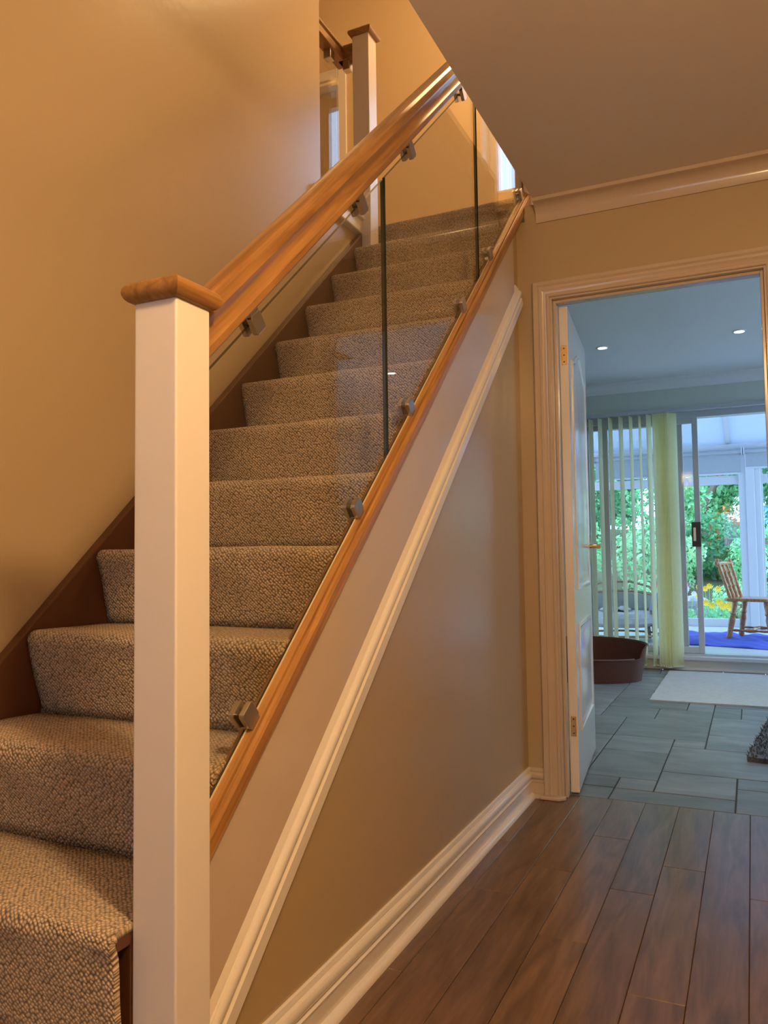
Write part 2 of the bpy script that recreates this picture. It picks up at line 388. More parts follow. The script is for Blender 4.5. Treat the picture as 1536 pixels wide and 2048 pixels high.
# cove cornice along the back wall
prof = [(0.0, CEIL - 0.082), (-0.006, CEIL - 0.082)] + [(-0.058 + 0.05 * math.cos(a) , CEIL - 0.078 + 0.066 * math.sin(a)) for a in [i * math.pi / 2 / 8 for i in range(9)]] + [(-0.062, CEIL - 0.010), (-0.062, CEIL), (0.0, CEIL)]
prof = [(0.0, CEIL - 0.084), (-0.008, CEIL - 0.084), (-0.008, CEIL - 0.076)] + [(-0.058 + 0.048 * math.cos(a), CEIL - 0.068 + 0.052 * math.sin(a)) for a in [i * math.pi / 16 for i in range(9)]] + [(-0.064, CEIL - 0.014), (-0.064, CEIL), (0.0, CEIL)]
struct(MB().prism(prof, 'x', 0.085, 1.75).build('trim_1', 'magnolia', smooth=True, angle=30))

# skirting boards: torus section with a quadrant bead at the floor
def skirt_profile(h=0.112, t=0.016, bead=0.018):
    p = [(0, 0), (t + bead, 0)]
    p += [(t + bead * math.cos(a), bead * math.sin(a)) for a in [math.pi / 12 * i for i in range(1, 7)]]
    p += [(t, h * 0.50), (t + 0.002, h * 0.51), (t + 0.003, h * 0.55), (t - 0.003, h * 0.585), (t - 0.004, h * 0.61)]
    p += [(t - 0.004 + 0.008 * math.sin(a), h * 0.61 + (h * 0.25) * (1 - math.cos(a)) / 2) for a in [math.pi * i / 8 for i in range(1, 8)]]
    p += [(t - 0.005, h * 0.86), (t - 0.008, h * 0.875), (t - 0.007, h * 0.90), (0.006, h * 0.985), (0.003, h), (0, h)]
    return p
sp = skirt_profile()
struct(MB().prism(sp, 'y', -2.10, 0.0).build('baseboard_stairs', 'gloss', smooth=True, angle=25))
struct(MB().prism([(-x, z) for x, z in sp], 'x', 0.0, DX0 - 0.075).build('baseboard_back', 'magnolia', smooth=True, angle=25))
struct(MB().prism([(-x, z) for x, z in sp], 'x', DX1 + 0.075, 1.75).build('baseboard_right', 'gloss', smooth=True, angle=25))
struct(MB().prism([(1.75 - x, z) for x, z in sp], 'y', -5.2, 0.0).build('baseboard_side', 'gloss', smooth=True, angle=25))

# door lining, stops and architrave (one built frame)
tr = struct(empty('trim_2', (0, 0, 0)))
L = MB().box(DX0 - 0.028, DX0, -0.002, 0.104, 0, DH + 0.028).box(DX1, DX1 + 0.028, -0.002, 0.104, 0, DH + 0.028).box(DX0, DX1, -0.002, 0.104, DH, DH + 0.028)
L.build('lining', 'magnolia', tr, bevel=0.0015)
MB().box(DX0, DX0 + 0.012, 0.022, 0.058, 0, DH).box(DX1 - 0.012, DX1, 0.022, 0.058, 0, DH).box(DX0 + 0.012, DX1 - 0.012, 0.022, 0.058, DH - 0.012, DH).build('door_stop', 'magnolia', tr, bevel=0.002)
AP = [(0.0, 0.0), (0.0, 0.010), (0.004, 0.013), (0.010, 0.013), (0.013, 0.010), (0.022, 0.012), (0.032, 0.018), (0.040, 0.019), (0.044, 0.016), (0.050, 0.021), (0.062, 0.021), (0.066, 0.018), (0.066, 0.0)]
def architrave(face_y, sgn, name):
    """section swept round the opening with mitred corners; u outward from the opening, v proud of the wall"""
    path = [(DX0 - 0.008, 0.0, -1, 0), (DX0 - 0.008, DH + 0.008, -1, 1), (DX1 + 0.008, DH + 0.008, 1, 1), (DX1 + 0.008, 0.0, 1, 0)]
    vs = [(x + ux * u, face_y + sgn * v, z + uz * u) for x, z, ux, uz in path for u, v in AP]
    n = len(AP); fs = [(i * n + k, i * n + (k + 1) % n, (i + 1) * n + (k + 1) % n, (i + 1) * n + k) for i in range(3) for k in range(n)]
    fs += [tuple(range(n)), tuple(range(4 * n - 1, 3 * n - 1, -1))]
    MB().add(vs, fs).build(name, 'magnolia', tr, smooth=True, angle=20)
architrave(0.0, -1, 'architrave')
architrave(0.10, 1, 'architrave')
# bead at the foot of the architrave
MB().prism([(0.052, -0.044), (0.128, -0.046), (0.150, -0.024), (0.150, -0.005), (0.052, -0.018)], 'z', 0, 0.014).build('floor_bead', 'magnolia', tr, bevel=0.004)

# ================================================================== upper floor shell
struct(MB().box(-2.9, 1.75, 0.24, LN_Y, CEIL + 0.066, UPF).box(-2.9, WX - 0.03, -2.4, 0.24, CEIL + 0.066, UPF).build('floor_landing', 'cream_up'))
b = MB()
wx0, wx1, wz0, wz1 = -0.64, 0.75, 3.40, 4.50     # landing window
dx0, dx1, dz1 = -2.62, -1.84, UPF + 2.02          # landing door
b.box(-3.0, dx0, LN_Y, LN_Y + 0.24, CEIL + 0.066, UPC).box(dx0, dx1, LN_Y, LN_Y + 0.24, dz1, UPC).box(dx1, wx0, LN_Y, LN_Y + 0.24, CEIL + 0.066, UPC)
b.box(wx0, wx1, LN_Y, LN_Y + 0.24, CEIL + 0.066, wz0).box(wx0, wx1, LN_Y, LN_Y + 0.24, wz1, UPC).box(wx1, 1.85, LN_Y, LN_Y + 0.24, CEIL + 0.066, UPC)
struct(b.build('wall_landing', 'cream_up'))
struct(box(-3.0, -2.9, -2.4, LN_Y, CEIL, UPC).build('wall_landing_left', 'cream_up'))
struct(box(-2.9, WX - 0.11, -2.5, -2.4, CEIL, UPC).build('wall_landing_front', 'cream_up'))
struct(box(1.75, 1.85, -5.2, LN_Y, CEIL, UPC).build('wall_landing_right', 'cream_up'))
struct(box(WX, 1.85, -5.3, -5.2, CEIL, UPC).build('wall_upper_front', 'cream_up'))
struct(box(-3.0, 1.85, -5.3, LN_Y + 0.24, UPC, UPC + 0.1).build('ceiling_upper', 'white'))
# landing window
wn = struct(empty('window_1', ((wx0 + wx1) / 2, LN_Y + 0.20, wz0)))
hw, hh = (wx1 - wx0) / 2, wz1 - wz0
MB().box(-hw, -hw + 0.06, -0.03, 0.03, 0, hh).box(hw - 0.06, hw, -0.03, 0.03, 0, hh).box(-0.03, 0.03, -0.03, 0.03, 0.06, hh - 0.06).box(-hw + 0.06, hw - 0.06, -0.03, 0.03, 0, 0.06).box(-hw + 0.06, hw - 0.06, -0.03, 0.03, hh - 0.06, hh).build('window_frame', 'upvc', wn, bevel=0.004)
for a, c in ((-hw + 0.06, -0.03), (0.03, hw - 0.06)): box(a, c, -0.008, 0.008, 0.06, hh - 0.06).build('pane', 'pane', wn)
box(-hw, hw, -0.20, 0.0, -0.0, 0.02).build('window_sill', 'satin', wn, bevel=0.004)
nc = MB(); k = 60; vs = [( -hw + 0.02 + 0.30 * i / k, -0.09 + 0.014 * math.sin(i * 1.15), z) for z in (0.03, hh - 0.02) for i in range(k + 1)]
nc.add(vs, [(i, i + 1, i + k + 2, i + k + 1) for i in range(k)])
nco = nc.build('net_curtain', 'voile', None, smooth=True, angle=80); nco.location = wn.location
tag(nco, 'cream voile curtain drawn to the side of the landing window', 'curtain')
# landing door, shut, with casing
ld = struct(empty('door_2', (dx1, LN_Y, UPF)))
wd = dx0 - dx1
box(wd + 0.03, -0.03, 0.09, 0.13, 0.005, 1.98).build('door_leaf', 'matt', ld, bevel=0.003)
MB().box(wd, wd + 0.03, 0.0, 0.16, 0, 2.02).box(-0.03, 0.0, 0.0, 0.16, 0, 2.02).box(wd + 0.03, -0.03, 0.0, 0.16, 1.985, 2.02).build('lining', 'satin', ld, bevel=0.002)
MB().box(wd - 0.06, wd + 0.01, -0.018, 0.0, 0, 2.08).box(-0.01, 0.06, -0.018, 0.0, 0, 2.08).box(wd + 0.01, -0.01, -0.018, 0.0, 2.01, 2.08).build('architrave', 'satin', ld, bevel=0.005)
# white nosing strip along the open landing edge
struct(MB().box(WX - 0.13, WX + 0.045, -0.345, 0.03, UPF - 0.045, UPF - 0.012).box(WX - 0.13, WX + 0.03, -0.335, 0.03, UPF - 0.105, UPF - 0.045).build('trim_3', 'satin', bevel=0.006))

# ================================================================== staircase
st = tag(empty('staircase', (-0.36, -2.2, 0)), 'straight flight of stairs with dark brown wall stringer and white outer stringer', 'staircase')
st_off = Vector((-0.36, -2.2, 0))
def part(o, root):
    o.parent = root; o.matrix_parent_inverse = Matrix.Translation(-Vector(root.location)); return o
GO = 0.2166
NOSE = {n: -0.935 + (n - 8) * GO for n in range(1, 14)}
RISE = {n: 0.195 * n for n in range(0, 14)}
RISE.update({1: 0.206, 2: 0.406, 3: 0.600, 4: 0.795, 5: 0.988, 6: 1.174})
NOSE[13] += 0.03
for n in range(1, 14):
    y0 = NOSE[n] + 0.045; z1 = RISE[n] - 0.011; z0 = RISE[n - 1] - 0.03
    yb = (NOSE[n + 1] + 0.055) if n < 13 else 0.34
    xr_ = -0.027 if n > 2 else -0.041
    part(box(-0.721, xr_, y0, y0 + 0.014, z0, z1 - 0.02).build('riser', 'brown'), st)
    yf = NOSE[n] + 0.014
    if n == 12:
        tb = MB().prism([(-0.721, yf), (xr_, yf), (xr_, 0.115), (-0.041, 0.115), (-0.041, 0.196), (xr_, 0.196), (xr_, yb), (-0.721, yb), (-0.721, 0.103), (-0.681, 0.103), (-0.681, 0.021), (-0.721, 0.021)], 'z', z1 - 0.022, z1)
    else:
        tb = box(-0.721, xr_, yf, yb, z1 - 0.022, z1)
    part(tb.build('tread', 'brown', bevel=0.003), st)
def band(o0, o1, ya, yb): return [(ya, SL * ya + o0), (yb, SL * yb + o0), (yb, SL * yb + o1), (ya, SL * ya + o1)]
# inner stringer on the wall, with a thin bevelled top edge
part(MB().prism([(-2.55, 0.0), (-2.3, 0.0), (0.0, 2.03), (0.0, 2.30), (0.021, 2.30), (0.021, 2.415 + SL * 0.021), (-2.46, 2.415 - SL * 2.46), (-2.55, 0.15)], 'x', WX, -0.722).build('inner_stringer', 'brown', bevel=0.004), st)
# outer stringer board
part(MB().prism(band(2.03, 2.362, -2.105, -0.125), 'x', -0.001, 0.020).build('outer_stringer', 'eggshell', bevel=0.001), st)
# stringer moulding (local Y runs up the rake)
def raked(mb, name, mat, root, x, off, y_lo, y_hi, smooth=True, angle=25, bevel=0.0):
    o = mb.build(name, mat, None, smooth=smooth, angle=angle, bevel=bevel)
    o.rotation_euler = (RAKE, 0, 0); o.location = (x, y_lo, SL * y_lo + off)
    return part(o, root)
ln = (2.10 - 0.035) / math.cos(RAKE)
mh = 0.090
mp_ = [(0, 0), (0.018, 0), (0.018, 0.026), (0.014, 0.030), (0.013, 0.034)] + [(0.012 + 0.009 * math.sin(a), 0.036 + 0.026 * (1 - math.cos(a)) / 2) for a in [math.pi * i / 8 for i in range(0, 9)]] + [(0.010, 0.064), (0.012, 0.067), (0.003, 0.088), (0.0, mh)]
raked(MB().prism(mp_, 'y', 0, ln), 'stringer_moulding', 'gloss', st, 0.014, 2.006, -2.10, -0.03)

NX, NY, NW = 0.0443, -2.1874, 0.084          # newel: right face x, front face y, width
# ---------------- carpet, one fitted piece per step
cp = tag(empty('stair_carpet', (-0.36, -2.2, 0.2)), 'beige loop-pile carpet fitted over every tread and riser of the stairs', 'carpet')
def carpet_step(n):
    def edges(y, zz):
        if n > 2 and zz - SL * y > 2.372 and not (n == 12 and y > 0.01) and n < 13: return -0.7205, -0.012   # nosing laps the edge of the base rail
        if n <= 2: return -0.7205, (-0.0395 if y < NY + NW else -0.027)
        if n == 12 and 0.012 < y < 0.110: return -0.681, -0.027
        if n == 12 and y >= 0.110: return -0.7205, -0.0395
        return -0.7205, -0.027
    z = RISE[n]; zl = RISE[n - 1]; yn = NOSE[n]
    yb = (NOSE[n + 1] + 0.042) if n < 13 else 0.40
    q_ = 0.042 if n > 2 else 0.020
    prof = [(yn + q_, zl - 0.004)]
    for i in range(1, 7): prof.append((yn + q_ - (q_ - 0.006) * (i / 6) ** 1.3, zl + (z - 0.046 - zl) * i / 6))
    prof += [(yn + 0.002, z - 0.034), (yn, z - 0.024), (yn + 0.002, z - 0.014), (yn + 0.008, z - 0.006), (yn + 0.016, z - 0.0015), (yn + 0.026, z)]
    for i in range(1, 6): prof.append((yn + 0.026 + (yb - yn - 0.026) * i / 5, z - (0.002 if i == 5 else 0)))
    if n == 12: prof = prof[:-5] + [(y, z) for y in (0.0, 0.0115, 0.0125, 0.06, 0.1095, 0.1105, 0.16)] + [(yb, z - 0.002)]
    nx = 40; me = bpy.data.meshes.new('carpet_piece'); vs = []; uv = []
    s = 0; ss = [0]
    for a, c in zip(prof[:-1], prof[1:]): s += math.hypot(c[0] - a[0], c[1] - a[1]); ss.append(s)
    for j, (y, zz) in enumerate(prof):
        for i in range(nx + 1):
            xl, xr = edges(y, zz); x = xl + (xr - xl) * i / nx
            wob = 0.0016 * math.sin(9 * x + n * 2.1 + j * 0.6) + 0.0012 * math.sin(23 * x + n * 1.3 + j)
            edge = rng.uniform(0, 0.003) if i == 0 else (rng.uniform(-0.001, 0.0005) if i == nx else 0)
            k = 0.35 if j in (0, len(prof) - 1) else 1
            vs.append((x + edge, y + wob * k, zz + wob * 0.8 * k)); uv.append((x + n * 3.17, ss[j] + n * 1.7))
    fs = [(j * (nx + 1) + i, j * (nx + 1) + i + 1, (j + 1) * (nx + 1) + i + 1, (j + 1) * (nx + 1) + i) for j in range(len(prof) - 1) for i in range(nx)]
    me.from_pydata(vs, [], fs); ul = me.uv_layers.new(name='uv')
    for lp in me.loops: ul.data[lp.index].uv = uv[lp.vertex_index]
    me.materials.append(MAT['carpet'])
    for p in me.polygons: p.use_smooth = True
    o = bpy.data.objects.new('carpet_piece', me); COL.objects.link(o)
    sm = o.modifiers.new('pile_depth', 'SOLIDIFY'); sm.thickness = 0.012; sm.offset = -1
    return part(o, cp)
for n in range(1, 14): carpet_step(n)

# ================================================================== balustrade
NX, NY, NW = 0.0443, -2.1874, 0.084          # newel: right face x, front face y, width
CX = NX - NW / 2
bl = tag(empty('stair_balustrade', (CX, NY + NW / 2, 0)), 'stair balustrade with clear glass panels between oak handrail and white newel post', 'balustrade')
def cap_profile(o, w, z, h, over):
    """bullnosed square cap with mitred sides"""
    r = h / 2; ring = []
    pts = [(w / 2 - 0.002, 0)] + [(w / 2 + over - r + r * math.sin(a), r - r * math.cos(a)) for a in [math.pi * i / 10 for i in range(0, 11)]] + [(w / 2 - 0.01, h + 0.002)]
    m = MB(); vs = []
    for d, zz in pts:
        vs += [(-d, -d, z + zz), (d, -d, z + zz), (d, d, z + zz), (-d, d, z + zz)]
    fs = [(i * 4 + k, i * 4 + (k + 1) % 4, (i + 1) * 4 + (k + 1) % 4, (i + 1) * 4 + k) for i in range(len(pts) - 1) for k in range(4)]
    fs += [(3, 2, 1, 0), tuple(len(vs) - 4 + k for k in range(4))]
    return m.add(vs, fs)
def newel(root, x, y, z0, z1, wd_, cap_mat='oak', over=0.015, h=0.036):
    o = box(-wd_ / 2, wd_ / 2, -wd_ / 2, wd_ / 2, z0, z1).build('newel_post', 'satin', None, bevel=0.0035, seg=3)
    o.location = (x, y, 0); part(o, root)
    c = cap_profile(None, wd_, z1 - 0.002, h, over).build('newel_cap', cap_mat, o, smooth=True, angle=35)
    c.rotation_euler = (0, 0, 0)
    return o
newel(bl, CX, NY + NW / 2, 0.0, 1.369, NW)
newel(bl, CX, 0.155, 2.305, 3.46, NW)
# handrail
hp_r = [(0.0, 0.081), (0.012, 0.0805), (0.021, 0.077), (0.027, 0.070), (0.0295, 0.060), (0.030, 0.053), (0.0275, 0.0475), (0.0235, 0.042), (0.0215, 0.035), (0.0225, 0.027), (0.0265, 0.0195), (0.0300, 0.016), (0.0300, 0.004), (0.027, 0.0005), (0.006, 0.0), (0.006, 0.006)]
hp = hp_r + [(-x, z) for x, z in reversed(hp_r) if x > 0]
YB = NY + NW - 0.006
rail_len = (0.13 - YB) / math.cos(RAKE)
raked(MB().prism(hp, 'y', -0.03, rail_len + 0.02), 'handrail', 'oak', bl, CX, 3.172, YB, 0.13)
# base rail
bp_r = [(0.006, 0.038), (0.0065, 0.038), (0.0185, 0.0345), (0.0195, 0.0285), (0.0220, 0.0275), (0.0230, 0.0305), (0.0285, 0.0290), (0.0318, 0.0245), (0.0320, 0.002), (0.031, 0.0)]
bp = [(0.0, 0.026), (0.006, 0.026)] + bp_r + [(-0.031, 0.0), (-0.032, 0.008), (-0.029, 0.012), (-0.006, 0.028), (-0.006, 0.026)]
raked(MB().prism(bp, 'y', -0.02, rail_len + 0.02), 'base_rail', 'oak', bl, CX, 2.357, YB, 0.13)
raked(MB().box(0.0042, 0.0064, -0.02, rail_len, 0.024, 0.0405), 'glass_edge_glint', 'edge_glint', bl, CX, 2.357, YB, 0.13)  # pale strip painted in for light caught by the glass's lower edge
# glass panels with vertical ends
def glass_panel(root, ya, yb, o0, o1, x, t=0.008):
    p = band(o0, o1, ya, yb)
    m = MB(); vs = [(x - t / 2, *q) for q in p] + [(x + t / 2, *q) for q in p]
    m.add(vs, [(0, 1, 2, 3), (7, 6, 5, 4)], 0)
    m.add(vs, [(i, i + 4, (i + 1) % 4 + 4, (i + 1) % 4) for i in range(4)], 1)
    return part(m.build('glass_panel', ['pane', 'pane_edge']), root)
GP = [(YB + 0.002, -1.332), (-1.318, -0.545), (-0.531, 0.108)]
for a, c in GP: glass_panel(bl, a, c, 2.405, 3.134, CX)
# glass clips: two satin plates joined by a shoe, set square to the rake
clip_src = [None]
def clip(root, y, off, x=None, top=False):
    x = CX if x is None else x
    s = 0.019; c = 0.004
    oct_ = [(-s + c, -s), (s - c, -s), (s, -s + c), (s, s - c), (s - c, s), (-s + c, s), (-s, s - c), (-s, -s + c)]
    m = MB().prism(oct_, 'x', 0.0055, 0.0165).prism(oct_, 'x', -0.0165, -0.0055)
    if top: m.box(-0.0165, 0.0165, -s + 0.003, s - 0.003, s - 0.002, s + 0.012)
    else: m.box(-0.0165, 0.0165, -s + 0.003, s - 0.003, -s - 0.014, -s + 0.002)
    m.box(-0.0055, 0.0055, -0.006, 0.006, -0.004, 0.004)
    o = m.build('glass_clip', 'nickel', None, bevel=0.0015)
    o.rotation_euler = (RAKE, 0, 0); o.location = (x, y, SL * y + off)
    return part(o, root)
for y in (-1.952, -1.514, -1.19, -0.734, -0.423, 0.037): clip(bl, y, 2.437)
for y in (-1.923, -1.468, -1.154, -0.692, -0.40, 0.05): clip(bl, y, 3.132, top=True)

# landing balustrade: white newel at the stair head, rail turning back along the open side
lb = tag(empty('landing_balustrade', (-0.722, 0.062, 2.2)), 'landing guard with tall white newel, dark oak rail and glass along the open edge', 'balustrade')
newel(lb, -0.722, 0.062, 2.302, 3.376, 0.084, 'oak_dark', 0.016, 0.034)
hr_small = [(0.0, 0.078), (0.018, 0.077), (0.027, 0.068), (0.029, 0.055), (0.022, 0.045), (0.022, 0.030), (0.029, 0.020), (0.029, 0.002), (0.024, 0.0)]
hs = hr_small + [(-x, z) for x, z in reversed(hr_small)]
LZ = 3.288
part(MB().prism([(-0.846 + x, LZ + z) for x, z in hs], 'y', -2.35, 0.091).build('handrail', 'oak_dark', None, smooth=True, angle=25), lb)
part(MB().prism([(0.062 + y, LZ + z) for y, z in hs], 'x', -0.846, -0.762).build('handrail_return', 'oak_dark', None, smooth=True, angle=25), lb)
m = MB(); m.box(-0.850, -0.842, -2.3, 0.03, UPF + 0.02, LZ - 0.018); part(m.build('glass_panel', 'pane'), lb)
m = MB().box(-0.865, -0.827, -0.075, -0.035, LZ - 0.045, LZ + 0.002); part(m.build('glass_clip', 'nickel', None, bevel=0.003), lb)
m = MB().box(-0.826, -0.790, 0.040, 0.078, LZ - 0.045, LZ + 0.002); part(m.build('glass_clip', 'nickel', None, bevel=0.003), lb)
m = MB().box(-0.875, -0.817, -2.3, 0.03, UPF, UPF + 0.03); part(m.build('base_rail', 'oak_dark', None, bevel=0.004), lb)

# ================================================================== lamps of the house
def lamp(name, loc, watts, color, label, r=0.10, size=0.09):
    t = tag(empty(name, loc), label, 'ceiling light')
    MB().lathe([(0.0, 0.0), (r * 0.55, 0.0), (r * 0.55, -0.02), (0.0, -0.02)], n=24).build('ceiling_rose', 'satin', t, smooth=True)
    MB().tube([(0, 0, -0.02), (0, 0, -0.10)], 0.006, 8).build('flex', 'satin', t)
    MB().lathe([(0.030, -0.09), (0.05, -0.095), (r * 1.35, -0.21), (r * 1.33, -0.212), (0.048, -0.099), (0.028, -0.094)], n=28).build('shade', 'shade', t, smooth=True)
    MB().lathe([(0.001, -0.10), (0.014, -0.105), (0.016, -0.135), (0.030, -0.165), (0.027, -0.19), (0.001, -0.202)], n=16).build('bulb', 'lamp_glow', t, smooth=True)
    d = bpy.data.lights.new(name + '_light', 'POINT'); d.energy = watts; d.color = color; d.shadow_soft_size = size
    o = bpy.data.objects.new('lamp_light', d); COL.objects.link(o); o.parent = t; o.location = (0, 0, -0.26)
    return t
MAT['shade'] = translucent('cream_lamp_shade', (0.85, 0.72, 0.5), 0.5)
lamp('hall_pendant', (1.12, -2.72, CEIL), HALL_LAMP_W, WARM, 'cream pendant lamp hanging from the hall ceiling')
lamp('landing_pendant', (0.50, 0.85, UPC), LANDING_LAMP_W, WARM_UP, 'cream pendant lamp hanging from the ceiling of the upper landing', size=0.06)

# ================================================================== kitchen
kf = struct(box(-2.2, 3.2, 0.07, KY1, -0.06, -0.008).build('floor_kitchen', 'grout'))
TX, TY = 0.152, 0.1615
def gx(i): return 0.142 + TX * i
def gy(j): return 0.07 + TY * j
tiles = [(1, 4, 0, 1), (-1, 1, 0, 1), (1, 2, 1, 2), (2, 4, 1, 3), (4, 6, 0, 2), (4, 7, 2, 3), (-1, 1, 1, 2), (0, 2, 2, 5), (2, 5, 3, 6), (2, 3, 6, 7),
         (0, 2, 5, 7), (3, 6, 6, 8), (3, 5, 8, 11), (0, 3, 7, 10), (1, 3, 10, 12), (-1, 1, 10, 12), (3, 4, 11, 13), (4, 6, 11, 13), (-3, 0, 2, 4), (-2, 0, 4, 7), (-3, 0, 7, 10), (-1, 2, 12, 14), (-1, 1, 14, 16), (-4, -1, 12, 15), (2, 3, 12, 14)]
I0, I1, J1 = -8, 16, 23
occ = set()
for a, c, d, e in tiles:
    for i in range(a, c):
        for j in range(d, e): occ.add((i, j))
for j in range(0, J1):
    for i in range(I0, I1):
        if (i, j) in occ: continue
        for wd_, ht in rng.sample([(3, 2), (2, 2), (2, 3), (3, 3), (2, 1)], 5) + [(1, 1)]:
            cells = [(i + p, j + q) for p in range(wd_) for q in range(ht)]
            if all(c not in occ and c[0] < I1 and c[1] < J1 for c in cells):
                occ.update(cells); tiles.append((i, i + wd_, j, j + ht)); break
TM = {}
for a, c, d, e in tiles:
    k = (c - a, e - d); hx_, hy_ = TX * k[0] / 2 - 0.0028, TY * k[1] / 2 - 0.0028
    if k not in TM:
        o = MB().box(-hx_, hx_, -hy_, hy_, -0.008, 0.0).build('floor_tile', 'slate', kf, bevel=0.002, seg=1); TM[k] = o
    else:
        o = TM[k].copy(); COL.objects.link(o); o.parent = kf
    o.location = ((gx(a) + gx(c)) / 2, (gy(d) + gy(e)) / 2, rng.uniform(-0.0006, 0.0006))
struct(box(-2.3, -2.2, 0.0, KY1 + 0.12, 0, CEIL).build('wall_kitchen_left', 'kwall'))
struct(MB().box(3.2, 3.3, 0.0, 0.9, 0, CEIL).box(3.2, 3.3, 2.9, KY1 + 0.12, 0, CEIL).box(3.2, 3.3, 0.9, 2.9, 0, 0.95).box(3.2, 3.3, 0.9, 2.9, 2.15, CEIL).build('wall_kitchen_right', 'kwall'))
kw = struct(empty('window_added', (3.25, 1.9, 0.95)))  # unseen side window, added to bring more daylight into the kitchen
MB().box(-0.03, 0.03, -1.0, -0.94, 0, 1.2).box(-0.03, 0.03, 0.94, 1.0, 0, 1.2).box(-0.03, 0.03, -0.03, 0.03, 0.06, 1.14).box(-0.03, 0.03, -0.94, 0.94, 0, 0.06).box(-0.03, 0.03, -0.94, 0.94, 1.14, 1.2).build('window_frame', 'upvc', kw, bevel=0.004)
for a in (-0.94, 0.03): box(-0.006, 0.006, a, a + 0.91, 0.06, 1.14).build('pane', 'pane', kw)
struct(box(-2.2, 3.2, 0.10, 0.112, DH + 0.09, CEIL).build('wall_kitchen_near', 'kwall'))
struct(MB().prism([(0.085, 0.10), (3.3, 0.10), (3.3, KY1 + 0.12), (-2.3, KY1 + 0.12), (-2.3, 0.10), (WX, 0.10), (WX, 0.25), (0.085, 0.25)], 'z', CEIL, CEIL + 0.06).build('ceiling_kitchen', 'kceil'))
PX0, PX1, PZ0, PZ1 = -0.52, 1.75, 0.115, 2.115
b = MB().box(-2.2, PX0, KY1, KY1 + 0.12, 0, CEIL).box(PX1, 3.2, KY1, KY1 + 0.12, 0, CEIL).box(PX0, PX1, KY1, KY1 + 0.12, PZ1, CEIL).box(PX0, PX1, KY1, KY1 + 0.12, 0, PZ0 - 0.0)
struct(b.build('wall_kitchen_far', 'kwall'))
prof2 = [(KY1 + (y), z) for y, z in prof]
struct(MB().prism(prof2, 'x', -2.2, 3.2).build('trim_4', 'kceil', smooth=True, angle=30))
struct(MB().box(-2.2, 3.2, KY1 - 0.016, KY1, 0, 0.09).build('baseboard_kitchen', 'gloss', bevel=0.004))
# recessed ceiling spots
def spot(x, y):
    t = tag(empty('ceiling_spotlight', (x, y, CEIL)), 'small round recessed spotlight in the kitchen ceiling', 'spotlight', 'recessed kitchen spotlights')
    MB().lathe([(0.030, -0.001), (0.032, -0.006), (0.044, -0.004), (0.046, 0.0), (0.030, 0.0)], n=24).build('bezel', 'satin', t, smooth=True)
    MB().lathe([(0.0, -0.003), (0.029, -0.003), (0.030, -0.0005), (0.0, -0.0005)], n=24).build('lamp_face', 'spot_glow', t, smooth=True)
    d = bpy.data.lights.new('spot_light', 'SPOT'); d.energy = SPOT_W; d.color = (0.86, 0.95, 1.0); d.spot_size = math.radians(100); d.spot_blend = 0.6; d.shadow_soft_size = 0.03
    o = bpy.data.objects.new('spot_light', d); COL.objects.link(o); o.parent = t; o.location = (0, 0, -0.012)
for x in (-0.06, 0.815, 1.69):
    for y in (2.455, 1.2): spot(x, y)  # near row and outer column are added spots, there to light the kitchen

# kitchen door, open past square
door = struct(empty('door_1', (0.1505, 0.070, 0.008), math.radians(5.3)))
DL, DT, DHH = 0.755, 0.035, 1.968
# local: y along the leaf from the hinge, x thickness
def panel_outline(y0, y1, z0, z1, arch):
    p = [(y0, z0), (y1, z0)]
    if not arch: return p + [(y1, z1), (y0, z1)]
    n = 10; sh = 0.075
    p.append((y1, z1 - sh))
    for i in range(n + 1):
        t = i / n; y = y1 - (y1 - y0) * t
        p.append((y, z1 - sh + sh * (0.5 - 0.5 * math.cos(2 * math.pi * t)) * 1.0))
    return p
leaf = box(0, DT, 0, DL, 0, DHH).build('door_leaf', 'gloss', door, bevel=0.003)
for y0, y1, z0, z1, ar in ((0.115, 0.64, 0.80, 1.845, True), (0.115, 0.64, 0.22, 0.66, False)):
    o = panel_outline(y0, y1, z0, z1, ar); cy_, cz_ = (y0 + y1) / 2, (z0 + z1) / 2
    for side in (DT, 0.0):
        sg = 1 if side > 0 else -1
        rings = []
        for f, v in ((0.0, 0.0), (0.0, 0.005), (0.012, 0.008), (0.020, 0.002), (0.026, 0.0005), (0.060, 0.006)):
            rings.append([(side + sg * v, y + (cy_ - y) / abs(y0 - cy_) * f if y != cy_ else y, z + (cz_ - z) / abs(z1 - cz_) * f) for y, z in o])
        n = len(o); vs = [q for r in rings for q in r]
        fs = [(i * n + k, i * n + (k + 1) % n, (i + 1) * n + (k + 1) % n, (i + 1) * n + k) for i in range(len(rings) - 1) for k in range(n)] + [tuple((len(rings) - 1) * n + k for k in range(n))]
        MB().add(vs, fs).build('door_panel', 'gloss', leaf, smooth=True, angle=30)
hd = MB().box(DT, DT + 0.006, 0.675, 0.712, 0.895, 1.035).build('handle_plate', 'brass', door, bevel=0.002)
MB().tube([(DT + 0.004, 0.694, 0.985), (DT + 0.040, 0.694, 0.985), (DT + 0.052, 0.690, 0.986), (DT + 0.056, 0.67, 0.988), (DT + 0.055, 0.63, 0.985), (DT + 0.052, 0.59, 0.982)], [0.010, 0.008, 0.009, 0.010, 0.009, 0.011], 10).build('door_handle', 'brass', hd, smooth=True)
